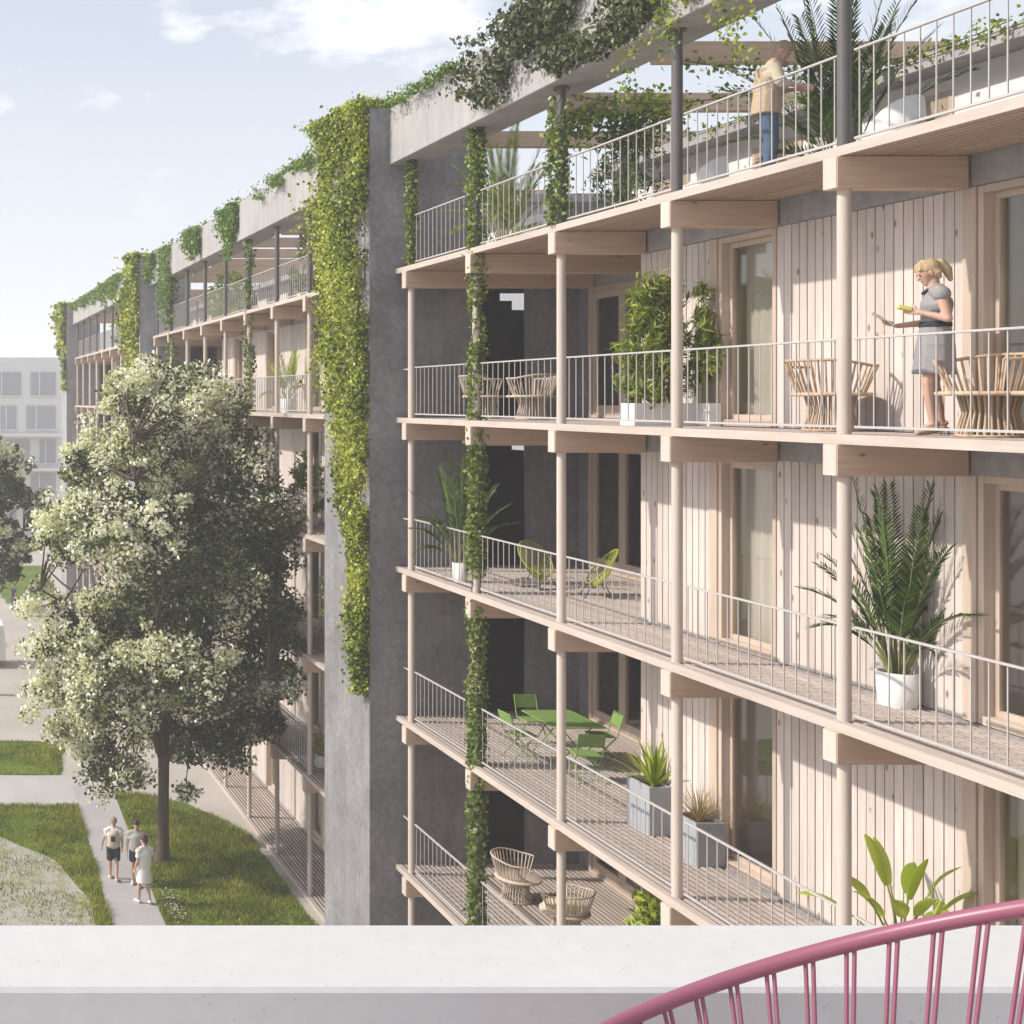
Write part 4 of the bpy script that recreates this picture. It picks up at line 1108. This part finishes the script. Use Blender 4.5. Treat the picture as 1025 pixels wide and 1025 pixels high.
# ------------------------------------------------------------------ distant block
db = tag(empty('distant_block', (4, 112, 0)), 'pale flat roofed distant block with grid of grey windows', 'building')
MB().box(-22, 13.5, 112, 124, 0, 16.4).box(2.0, 4.2, 112.2, 123, 16.4, 16.75).build('wall', M['plaster'], db)
M['far_glass'] = mat_plain('hazed_window_glass', (.40, .41, .43), .15, .6)  # glass colour paled to paint in distance haze
for row, z in enumerate((1.0, 4.0, 7.0, 10.0, 13.0)):
    x = -21
    for j in range(12):
        w = (2.2, 1.4, 2.6)[(j + row) % 3]
        f = MB().box(x, x + w, 111.90, 111.998, z, z + 2.1).build('window', M['far_glass'], db)
        q = MB(); q.box(x + w * .32, x + w * .32 + .10, 111.84, 111.898, z, z + 2.1); q.box(x - .08, x + w + .08, 111.84, 111.898, z - .1, z); q.build('frame', M['plaster'], f)
        x += w + (.55, .9, .7)[j % 3]
for z in (3.4, 6.4, 9.4): MB().box(-22, 12.5, 110.4, 111.83, z, z + .22).build('balcony', M['plaster'], db)

# ------------------------------------------------------------------ people
def cap(mb, p0, r0, p1, r1, n=14, flat=False, sx=1.0):
    """tapered capsule (or frustum) as a closed surface"""
    p0 = Vector(p0); p1 = Vector(p1); d = p1 - p0; L = d.length; t = d.normalized() if L > 1e-6 else Vector((0, 0, 1))
    rows = []
    if flat: rows = [(0, r0), (L, r1)]
    else:
        for i in range(5): a = PI / 2 * (1 - i / 4); rows.append((-r0 * math.sin(a), r0 * math.cos(a)))
        for i in range(5): a = PI / 2 * i / 4; rows.append((L + r1 * math.sin(a), r1 * math.cos(a)))
    up = Vector((0, 1, 0)) if abs(t.y) < .9 else Vector((1, 0, 0)); b = t.cross(up).normalized(); c = t.cross(b)   # c ~ sideways
    vs = []; fs = []
    for (h, r) in rows:
        r = max(r, .0008)
        for k in range(n):
            a = 2 * PI * k / n; vs.append(p0 + t * h + b * (math.cos(a) * r) + c * (math.sin(a) * r * sx))
    for i in range(len(rows) - 1):
        for k in range(n): fs.append((i * n + k, i * n + (k + 1) % n, (i + 1) * n + (k + 1) % n, (i + 1) * n + k))
    fs.append(tuple(range(n))[::-1]); fs.append(tuple((len(rows) - 1) * n + k for k in range(n)))
    mb.add(vs, fs, 0, True)

def remeshed(name, mb, mat, parent, voxel, smooth=4):
    me = mb.mesh(name + '_src', mat); o = bpy.data.objects.new(name, me); COL.objects.link(o)
    md = o.modifiers.new('r', 'REMESH'); md.mode = 'VOXEL'; md.voxel_size = voxel; md.use_smooth_shade = True
    s = o.modifiers.new('s', 'SMOOTH'); s.iterations = smooth; s.factor = .5
    dg = bpy.context.evaluated_depsgraph_get(); new = bpy.data.meshes.new_from_object(o.evaluated_get(dg)); new.name = name
    bpy.data.objects.remove(o); bpy.data.meshes.remove(me)
    if not new.materials: new.materials.append(mat)
    new.polygons.foreach_set('use_smooth', [True] * len(new.polygons))
    return link(name, new, parent)

def hand(mb, wrist, direc, palm_n, curl=.5, s=1.0):
    """palm, four unequal bent fingers and a thumb, from the wrist along direc"""
    d = Vector(direc).normalized(); n = Vector(palm_n); n = (n - d * n.dot(d)).normalized(); a = d.cross(n)
    w = Vector(wrist); k = w + d * .085 * s
    for i, (o, L) in enumerate(((-.030, .066), (-.010, .075), (.010, .070), (.029, .055))):
        b = k + a * o * s; cap(mb, w + a * o * .6 * s, .013 * s, b, .0115 * s, 8)
        q = b; ang = 0
        for j, f in enumerate((.45, .32, .23)):
            ang += curl * (.5 if j == 0 else .8); dd = d * math.cos(ang) + n * math.sin(ang); e = q + dd * L * f * s
            cap(mb, q, (.0092 - j * .0008) * s, e, (.0088 - j * .0008) * s, 8); q = e
    b = w + d * .03 * s - a * .022 * s; m = b + (d * .5 - a * .8 + n * .35).normalized() * .035 * s; e = m + (d * .85 - a * .2 + n * .4).normalized() * .032 * s
    cap(mb, b, .0125 * s, m, .0105 * s, 8); cap(mb, m, .0105 * s, e, .0085 * s, 8)

def person(label, loc, deg, J, clothes, hair, h=1.7, voxel=.008, shoes=None, group=None, face=True):
    """J: joints in local metres (facing +X, left is +Y)."""
    root = tag(empty('person', loc, math.radians(deg)), label, 'person', group)
    b = MB(); hd = Vector(J['head']); fd = Vector(J.get('face', (1, 0, 0))).normalized()
    lf = Vector((0, 0, 1)).cross(fd).normalized(); up = fd.cross(lf)
    pel, chest, neck = Vector(J['pelvis']), Vector(J['chest']), Vector(J['neck'])
    cap(b, pel, .115, pel.lerp(chest, .5), .105, sx=1.35); cap(b, pel.lerp(chest, .45), .102, chest, .118, sx=1.35); cap(b, chest, .115, neck - Vector((0, 0, .05)), .06, sx=1.5)
    cap(b, neck - Vector((0, 0, .06)), .058, hd - up * .05 - fd * .015, .052)
    # head: skull, jaw, nose, ears
    cap(b, hd + up * .035 - fd * .018, .083, hd + up * .03 + fd * .01, .078, 18, sx=.92); cap(b, hd + up * .0 + fd * .025, .066, hd - up * .068 + fd * .048, .036, 16)
    cap(b, hd + fd * .082 + up * .015, .010, hd + fd * .103 - up * .018, .013, 8)
    for s in (-1, 1): cap(b, hd + lf * s * .076 + up * .018, .016, hd + lf * s * .078 - up * .018, .011, 8)
    for s in 'lr':
        sg = 1 if s == 'l' else -1
        hip = Vector(J['hip_' + s]); kn = Vector(J['knee_' + s]); an = Vector(J['ankle_' + s]); toe = Vector(J['toe_' + s])
        cap(b, hip, .088, kn, .054); cap(b, kn, .054, kn.lerp(an, .35), .052); cap(b, kn.lerp(an, .3), .053, an, .034); cap(b, an - Vector((0, 0, .02)), .036, toe, .026)
        cap(b, an - Vector((0, 0, .02)), .036, an - (toe - an).normalized() * .04 - Vector((0, 0, .035)), .028)
        sh = Vector(J['sho_' + s]); el = Vector(J['elb_' + s]); wr = Vector(J['wri_' + s])
        cap(b, chest.lerp(sh, .5) + Vector((0, 0, .03)), .062, sh, .054); cap(b, sh, .052, el, .037); cap(b, el, .038, wr, .024)
        hand(b, wr, J.get('hd_' + s, wr - el), J.get('hn_' + s, (0, -sg, 0)), J.get('curl_' + s, .45))
    body = remeshed('body', b, M['skin'], root, voxel)
    if face:
        for s in (-1, 1):
            e = MB(); cap(e, hd + fd * .0805 + lf * s * .031 + up * .022, .0085, hd + fd * .081 + lf * s * .033 + up * .022, .0085, 8); e.build('eye', M['eye'], body, False)
        m = MB(); cap(m, hd + fd * .083 - up * .046 + lf * .017, .005, hd + fd * .083 - up * .046 - lf * .017, .005, 8); m.build('mouth', M['lip'], body, False)
    for (nm, mat, shapes, vx) in clothes:
        c = MB()
        for sp in shapes: cap(c, *sp[:4], **(sp[4] if len(sp) > 4 else {}))
        remeshed(nm, c, M[mat], root, vx, 3)
    hm = MB(); 
    for (o0, r0, o1, r1) in hair[1]:
        f = lambda o: hd + fd * o[0] + lf * o[1] + up * o[2]
        cap(hm, f(o0), r0, f(o1), r1)
    remeshed('hair', hm, M[hair[0]], root, min(voxel, .008), 2)
    return root

def base_pose(h=1.7, stride=0.0, lean=0.0):
    k = h / 1.7
    J = dict(pelvis=(0, 0, .93), chest=(lean * .6, 0, 1.27), neck=(lean, 0, 1.46), head=(lean + .02, 0, 1.585),
             hip_l=(0, .085, .90), hip_r=(0, -.085, .90), knee_l=(.03 + stride * .5, .09, .49), knee_r=(.03 - stride * .3, -.09, .49),
             ankle_l=(stride, .09, .085), ankle_r=(-stride, -.09, .085 + abs(stride) * .25), toe_l=(stride + .15, .10, .028), toe_r=(-stride + .15, -.10, .028),
             sho_l=(lean * .9, .185, 1.40), sho_r=(lean * .9, -.185, 1.40), elb_l=(lean * .9 - .03, .235, 1.12), elb_r=(lean * .9 - .03, -.235, 1.12),
             wri_l=(lean * .9 + .08, .24, .88), wri_r=(lean * .9 + .08, -.24, .88))
    return {a: tuple(c * k for c in v) for a, v in J.items()}

# woman with a tablet on the balcony; she faces the open side (-X), a little towards the camera
J = base_pose(1.70)
J.update(head=(.055, .0, 1.585), face=(.86, .16, -.42), neck=(.01, 0, 1.46), chest=(-.01, 0, 1.27),
         elb_l=(-.05, .25, 1.13), wri_l=(.155, .15, 1.205), hd_l=(.9, -.35, .25), hn_l=(0, -1, .2), curl_l=.7,
         elb_r=(.02, -.25, 1.12), wri_r=(.27, -.20, 1.09), hd_r=(1, .1, .25), hn_r=(0, 0, 1), curl_r=.6,
         ankle_l=(.03, .07, .13), toe_l=(.16, .085, .03), ankle_r=(-.06, -.08, .13), toe_r=(.07, -.09, .03), knee_l=(.07, .08, .51), knee_r=(.0, -.085, .51))
wc = [('dress', 'dress', [((0, 0, .97), .135, (0, 0, 1.12), .120, dict(sx=1.30)), ((0, 0, 1.12), .118, (-.01, 0, 1.28), .132, dict(sx=1.32)), ((-.01, 0, 1.28), .13, (.0, 0, 1.40), .075, dict(sx=1.7)),
        ((0, 0, 1.04), .130, (0, 0, .88), .158, dict(flat=True, sx=1.26)), ((0, 0, .89), .157, (.01, 0, .60), .180, dict(flat=True, sx=1.22)), ((-.0, .085, 1.415), .073, (-.012, .20, 1.372), .075), ((-.0, -.085, 1.415), .073, (-.005, -.20, 1.372), .075)], .009),
      ('belt', 'navy', [((.0, 0, 1.06), .1345, (0, 0, 1.115), .1295, dict(flat=True, sx=1.31))], .008),
      ('collar', 'navy', [((.06, .05, 1.425), .020, (.085, -.05, 1.40), .020)], .008),
      ('shoe', 'tan_cloth', [((.02, .07, .075), .038, (.15, .085, .03), .034), ((-.03, .07, .07), .012, (-.03, .07, .008), .010)], .008),
      ('shoe', 'tan_cloth', [((-.07, -.08, .075), .038, (.06, -.09, .03), .034), ((-.12, -.08, .07), .012, (-.12, -.08, .008), .010)], .008)]
hb = ('hair_blond', [((-.035, 0, .05), .094, (-.01, 0, .062), .088), ((.03, .03, .092), .042, (.062, .045, .07), .020), ((.03, -.03, .092), .042, (.062, -.045, .07), .020), ((-.085, 0, .055), .042, (-.135, 0, .05), .040), ((-.135, 0, .05), .046, (-.155, 0, -.03), .044), ((-.155, 0, -.03), .043, (-.14, 0, -.13), .022), ((-.05, .06, -.01), .04, (-.05, .055, -.06), .022), ((-.05, -.06, -.01), .04, (-.05, -.055, -.06), .022), ((-.04, .065, .02), .03, (-.02, .07, -.03), .016), ((-.04, -.065, .02), .03, (-.02, -.07, -.03), .016)])
wl = (10.46, 13.02, LV[4])
wp = person('blonde woman in grey dress reading a tablet behind the balcony railing', wl, 152, J, wc, hb, 1.7, .0065); wp.scale = (1.05, 1.05, 1.055)
def local_to_world(loc, deg, p):
    a = math.radians(deg); return (loc[0] + p[0] * math.cos(a) - p[1] * math.sin(a), loc[1] + p[0] * math.sin(a) + p[1] * math.cos(a), loc[2] + p[2])
tbp = local_to_world(wl, 152, (.41, -.18, 1.225))
tab = tag(empty('tablet_computer', tbp), 'white tablet held by the blonde woman in grey', 'tablet'); tab.rotation_euler = (0, math.radians(-38), math.radians(152))
MB().box(-.115, .115, -.085, .085, -.005, .005, 0, .003).build('case', M['white_pot'], tab, False)
MB().box(-.10, .10, -.073, .073, .0055, .0065).build('screen', M['black'], tab, False)
yb = tag(MB().box(-.06, .06, -.05, .05, -.022, .022, 0, .008).build('notebook', M['yellow'], origin=(0, 0, 0)), 'small yellow notebook in the blonde woman\'s near hand', 'notebook')
yb.location = local_to_world(wl, 152, (.275, .11, 1.32)); yb.rotation_euler = (0, -.3, math.radians(152))

# man on the roof terrace, facing along the deck to the right, looking down
J = base_pose(1.76, 0, .05)
J.update(head=(.145, 0, 1.60), face=(.78, .0, -.62), neck=(.06, 0, 1.50), elb_l=(.10, .26, 1.18), wri_l=(.34, .16, 1.16), hd_l=(1, -.2, -.2), hn_l=(0, -1, 0), curl_l=.7,
         elb_r=(.10, -.26, 1.18), wri_r=(.34, -.14, 1.13), hd_r=(1, .2, -.2), hn_r=(0, 1, 0), curl_r=.7)
mc = [('shirt', 'cream', [((.0, 0, 1.05), .135, (.03, 0, 1.32), .145, dict(sx=1.36)), ((.03, 0, 1.32), .14, (.05, 0, 1.47), .075, dict(sx=1.7)), ((.045, .17, 1.43), .075, (.10, .26, 1.20), .062), ((.045, -.17, 1.43), .075, (.10, -.26, 1.20), .062), ((.10, .26, 1.18), .058, (.2, .22, 1.17), .052, dict(flat=True)), ((.10, -.26, 1.18), .058, (.2, -.21, 1.16), .052, dict(flat=True))], .01),
      ('vest', 'tan_cloth', [((-.02, 0, .84), .165, (.0, 0, 1.12), .150, dict(flat=True, sx=1.36)), ((-.015, 0, 1.12), .150, (.02, 0, 1.40), .150, dict(flat=True, sx=1.28))], .01),
      ('jeans', 'denim', [((.0, 0, .93), .128, (0, 0, 1.0), .125, dict(sx=1.32)), ((0, .09, .92), .105, (.03, .095, .50), .078), ((.03, .095, .50), .078, (.0, .095, .10), .068, dict(flat=True)), ((0, -.09, .92), .105, (.03, -.095, .50), .078), ((.03, -.095, .50), .078, (.0, -.095, .10), .068, dict(flat=True))], .011),
      ('shoe', 'navy', [((-.02, .095, .05), .048, (.16, .105, .035), .038)], .009), ('shoe', 'navy', [((-.02, -.095, .05), .048, (.16, -.105, .035), .038)], .009)]
hg = ('hair_grey', [((-.03, 0, .06), .088, (.0, 0, .066), .082), ((.05, 0, .095), .034, (.06, 0, .085), .028), ((-.065, 0, .02), .06, (-.07, 0, -.03), .045)])
person('man in cream shirt and tan vest tending plants on the roof terrace', (10.42, 15.55, LV[5]), -28, J, mc, hg, 1.76, .0075)

# three walkers on the path
def tee(k=1.0, r=0.0): return [((0, .10 * k, 1.41 * k), .066, (-.01, .20 * k, 1.36 * k), .072), ((0, -.10 * k, 1.41 * k), .066, (-.01, -.20 * k, 1.36 * k), .072), ((0, 0, .98 * k), .135 + r, (0, 0, 1.27 * k), .140 + r, dict(sx=1.34)), ((0, 0, 1.27 * k), .135 + r, (0, 0, 1.41 * k), .07, dict(sx=1.7)), ((0, .16 * k, 1.385 * k), .07, (-.02, .23 * k, 1.20 * k), .062, dict(flat=True)), ((0, -.16 * k, 1.385 * k), .07, (-.02, -.23 * k, 1.20 * k), .062, dict(flat=True))]
def shorts(k, low): return [((0, 0, .92 * k), .125, (0, 0, 1.0 * k), .122, dict(sx=1.32)), ((0, .09, .92 * k), .10, (.02, .095, low), .085, dict(flat=True)), ((0, -.09, .92 * k), .10, (.02, -.095, low), .085, dict(flat=True))]
sh2 = lambda J: [('shoe', 'white_cloth', [(tuple(Vector(J['ankle_' + s]) - Vector((.02, 0, .04))), .045, tuple(Vector(J['toe_' + s])), .036)], .012) for s in 'lr']
short_h = lambda m: (m, [((-.025, 0, .06), .090, (.0, 0, .07), .082), ((-.06, 0, .02), .065, (-.065, 0, -.03), .045)])
long_h = lambda m: (m, [((-.025, 0, .06), .092, (.0, 0, .07), .084), ((-.06, 0, .02), .07, (-.085, 0, -.22), .055)])
J = base_pose(1.62, .13); k = 1.62 / 1.7
J.update(elb_l=(-.05, .26, 1.08), wri_l=(.05, .30, .86), face=(1, .2, -.05))
wa = (4.98, 33.1, .02)
person('walker in white shirt and dark knee shorts carrying a pale backpack on path', wa, 80, J, [('shirt', 'white_cloth', tee(k), .013), ('shorts', 'navy', shorts(k, .52), .013)] + sh2(J), short_h('hair_grey'), 1.62, .011, face=True)
bp = tag(empty('backpack', local_to_world(wa, 80, (-.20, 0, 1.13))), 'pale backpack with dark patch worn by the walker in shorts', 'backpack'); bp.rotation_euler = (0, 0, math.radians(80))
mm = MB(); cap(mm, (0, 0, -.14), .10, (0, 0, .13), .095, sx=1.5); remeshed('bag', mm, M['cream'], bp, .012)
MB().box(-.125, -.104, -.06, .06, -.02, .12, 0, .006).build('patch', M['navy'], bp, False)
for s in (-.09, .09): MB().tube([(.08, s, -.13), (.16, s * 1.2, .02), (.10, s * 1.1, .22), (.05, s, .16)], .012, 6).build('strap', M['grey_cloth'], bp, False)
J = base_pose(1.66, .10); k = 1.66 / 1.7; J.update(elb_l=(.03, .24, 1.10), wri_l=(.22, .12, 1.05), face=(.95, .1, -.1))
person('dark haired walker in grey top half hidden behind the walker in white', (5.52, 32.75, .02), 255, J, [('top', 'grey_cloth', tee(k), .013), ('shorts', 'navy', shorts(k, .62), .013)] + sh2(J), long_h('hair_dark'), 1.66, .011)
J = base_pose(1.68, .11); k = 1.68 / 1.7; J.update(elb_r=(.0, -.25, 1.10), wri_r=(.20, -.18, 1.02), face=(1, .25, -.12))
person('walker in white shirt and white skirt nearest us on the path', (5.52, 31.55, .02), 118, J, [('shirt', 'white_cloth', tee(k, .012), .013), ('skirt', 'white_cloth', [((0, 0, 1.03), .135, (0, 0, .55), .185, dict(flat=True, sx=1.2))], .013)] + sh2(J), short_h('hair_dark'), 1.68, .011)
# far people beyond the crown
J = base_pose(1.7, .05)
person('far standing person in dark clothes at the left behind the tree', (5.35, 75, .0), 200, J, [('jacket', 'navy', tee(1, .02), .02), ('trousers', 'navy', shorts(1, .12), .02)], short_h('hair_dark'), 1.7, .018, face=False)
J = base_pose(1.72, .12)
person('far walker in pale jacket next to the dark clothed person', (6.0, 73.4, .0), 20, J, [('jacket', 'denim', tee(1, .02), .02), ('trousers', 'grey_cloth', shorts(1, .12), .02)], short_h('hair_dark'), 1.72, .018, face=False)
dk = tag(empty('deck_chair', (7.0, 73.6, 0), .5), 'tiny wooden deck chair beyond the left side of the tree crown', 'chair')
MB().tube([(-.5, -.28, 0), (.35, -.28, 1.0)], .03, 6).tube([(-.5, .28, 0), (.35, .28, 1.0)], .03, 6).tube([(.45, -.26, 0), (-.3, -.26, .6)], .03, 6).tube([(.45, .26, 0), (-.3, .26, .6)], .03, 6).build('frame', M['rattan'], dk, False)
MB().add([(-.3, -.25, .35), (-.3, .25, .35), (.34, .25, 1.0), (.34, -.25, 1.0), (-.3, -.25, .33), (-.3, .25, .33), (.36, .25, .99), (.36, -.25, .99)], [(0, 1, 2, 3), (7, 6, 5, 4), (0, 4, 5, 1), (2, 6, 7, 3)]).build('sling', M['grey_cloth'], dk, False)

# parked van, its rear just inside the left edge of the picture
def van():
    r = tag(empty('parked_van', (1.55, 60.2, 0), 0), 'white van parked on the plaza at the left picture edge', 'van')
    b = MB(); pr = [(-2.3, .35), (-2.35, .95), (-2.2, 1.15), (-1.55, 1.25), (-.85, 1.95), (2.2, 1.98), (2.32, 1.2), (2.3, .35)]
    vs = [(x, s * (.88 if z < 1.3 else .78), z) for s in (-1, 1) for x, z in pr]; n = len(pr)
    fs = [tuple(range(n)), tuple(range(2 * n - 1, n - 1, -1))] + [(i, n + i, n + (i + 1) % n, (i + 1) % n) for i in range(n)]
    b.add(vs, fs).build('body', M['white_pot'], r, False)
    MB().add([(-1.50, -.74, 1.32), (-.90, -.74, 1.88), (-.90, .74, 1.88), (-1.50, .74, 1.32)], [(0, 1, 2, 3)]).build('windscreen', M['far_glass'], r, False)
    for s in (-1, 1): MB().box(-.7, 1.9, s * .835 - .02, s * .835 + .02, 1.35, 1.78).build('side_window', M['far_glass'], r, False)
    for x in (-1.5, 1.5):
        for s in (-1, 1):
            w = MB(); w.tube([(x, s * .70, .33), (x, s * .90, .33)], .33, 18, smooth=False); o = w.build('wheel', M['black'], r, False)
            MB().tube([(x, s * .89, .33), (x, s * .915, .33)], .2, 14, smooth=False).build('rim', M['rail'], o, False)
    for s in (-.65, .65): MB().box(2.30, 2.345, s - .07, s + .07, .9, 1.15).build('tail_light', M['pink'], r, False)
van()

# ------------------------------------------------------------------ haze
hz = MB().box(-142, 142, -42, 262, -1.0, 23.0).build('haze', None)
m, nt, nd, lk = newmat('pale_air'); pv = nt.nodes.new('ShaderNodeVolumePrincipled'); pv.inputs['Color'].default_value = (.97, .98, 1, 1)
pv.inputs['Density'].default_value = .0016; pv.inputs['Anisotropy'].default_value = .0
o = nt.nodes.new('ShaderNodeOutputMaterial'); lk.new(pv.outputs[0], o.inputs['Volume'])
hz.data.materials.clear(); hz.data.materials.append(m); tag(hz, 'pale sunlit haze filling the air over the lawns', 'haze', kind='stuff')

# ------------------------------------------------------------------ light, sky, camera
SUN = Vector((1.0, -.10, -.76)).normalized()
elev = math.asin(-SUN.z); to = -SUN
sun = bpy.data.lights.new('sun', 'SUN'); sun.energy = 2.9; sun.angle = math.radians(1.2); sun.color = (1.0, .93, .845)
so = bpy.data.objects.new('sun', sun); COL.objects.link(so); so.rotation_euler = SUN.to_track_quat('-Z', 'Y').to_euler(); so.location = (-20, 10, 40)
w = bpy.data.worlds.new('World'); scene.world = w; w.use_nodes = True; nt = w.node_tree; nt.nodes.clear()
sky = nt.nodes.new('ShaderNodeTexSky'); sky.sky_type = 'NISHITA'; sky.sun_disc = False; sky.sun_elevation = elev
sky.sun_rotation = math.atan2(to.x, to.y); sky.dust_density = 2.0; sky.air_density = 1.0; sky.ozone_density = 1.2
tc = nt.nodes.new('ShaderNodeTexCoord'); mp = nt.nodes.new('ShaderNodeMapping'); mp.inputs['Scale'].default_value = (2.6, 2.6, 6.0); mp.inputs['Location'].default_value = (.09, .34, .60)
nt.links.new(tc.outputs['Generated'], mp.inputs[0])
cn = noise_(nt, mp.outputs[0], 2.1, 9, .58); cr = ramp(nt, [(.53, 0), (.70, 1)]); nt.links.new(cn, cr.inputs[0])
sxz = nt.nodes.new('ShaderNodeSeparateXYZ'); nt.links.new(tc.outputs['Generated'], sxz.inputs[0]); lr_ = ramp(nt, [(.12, 0), (.24, .8)]); nt.links.new(sxz.outputs[2], lr_.inputs[0]); lowf = lr_.outputs[0]
hs = nt.nodes.new('ShaderNodeHueSaturation'); hs.inputs['Saturation'].default_value = .5; nt.links.new(mixc(nt, 1, sky.outputs[0], (1.02, .98, 1.01), 'MULTIPLY'), hs.inputs['Color'])
veil = ramp(nt, [(.0, .95), (.10, .80), (.26, .62), (.60, .30)]); nt.links.new(sxz.outputs[2], veil.inputs[0])
veil_col = ramp(nt, [(.04, (4.4, 4.45, 4.6)), (.28, (3.1, 3.35, 3.75))]); nt.links.new(sxz.outputs[2], veil_col.inputs[0])
veiled = mixc(nt, veil.outputs[0], hs.outputs[0], veil_col.outputs[0])
cloud = mixc(nt, math_(nt, 'MULTIPLY', cr.outputs[0], lowf), veiled, (7.0, 6.95, 6.95))
bg = nt.nodes.new('ShaderNodeBackground'); bg.inputs[1].default_value = .15; nt.links.new(cloud, bg.inputs[0])
wo = nt.nodes.new('ShaderNodeOutputWorld'); nt.links.new(bg.outputs[0], wo.inputs[0])

cam = bpy.data.cameras.new('camera'); co = bpy.data.objects.new('camera', cam); COL.objects.link(co); scene.camera = co
co.location = (0, 0, CAMZ); co.rotation_euler = (PI / 2, 0, 0); cam.sensor_width = 36; cam.lens = 36 * 1260 / 1025
cam.shift_x = (512.5 + 76) / 1025; cam.shift_y = -(512.5 - 400) / 1025; cam.clip_start = .05; cam.clip_end = 2000
scene.view_settings.view_transform = 'Standard'; scene.view_settings.look = 'None'; scene.view_settings.gamma = 1; scene.view_settings.exposure = .60
scene.cycles.use_denoising = True; scene.cycles.max_bounces = 8; scene.cycles.transparent_max_bounces = 16; scene.cycles.volume_bounces = 2
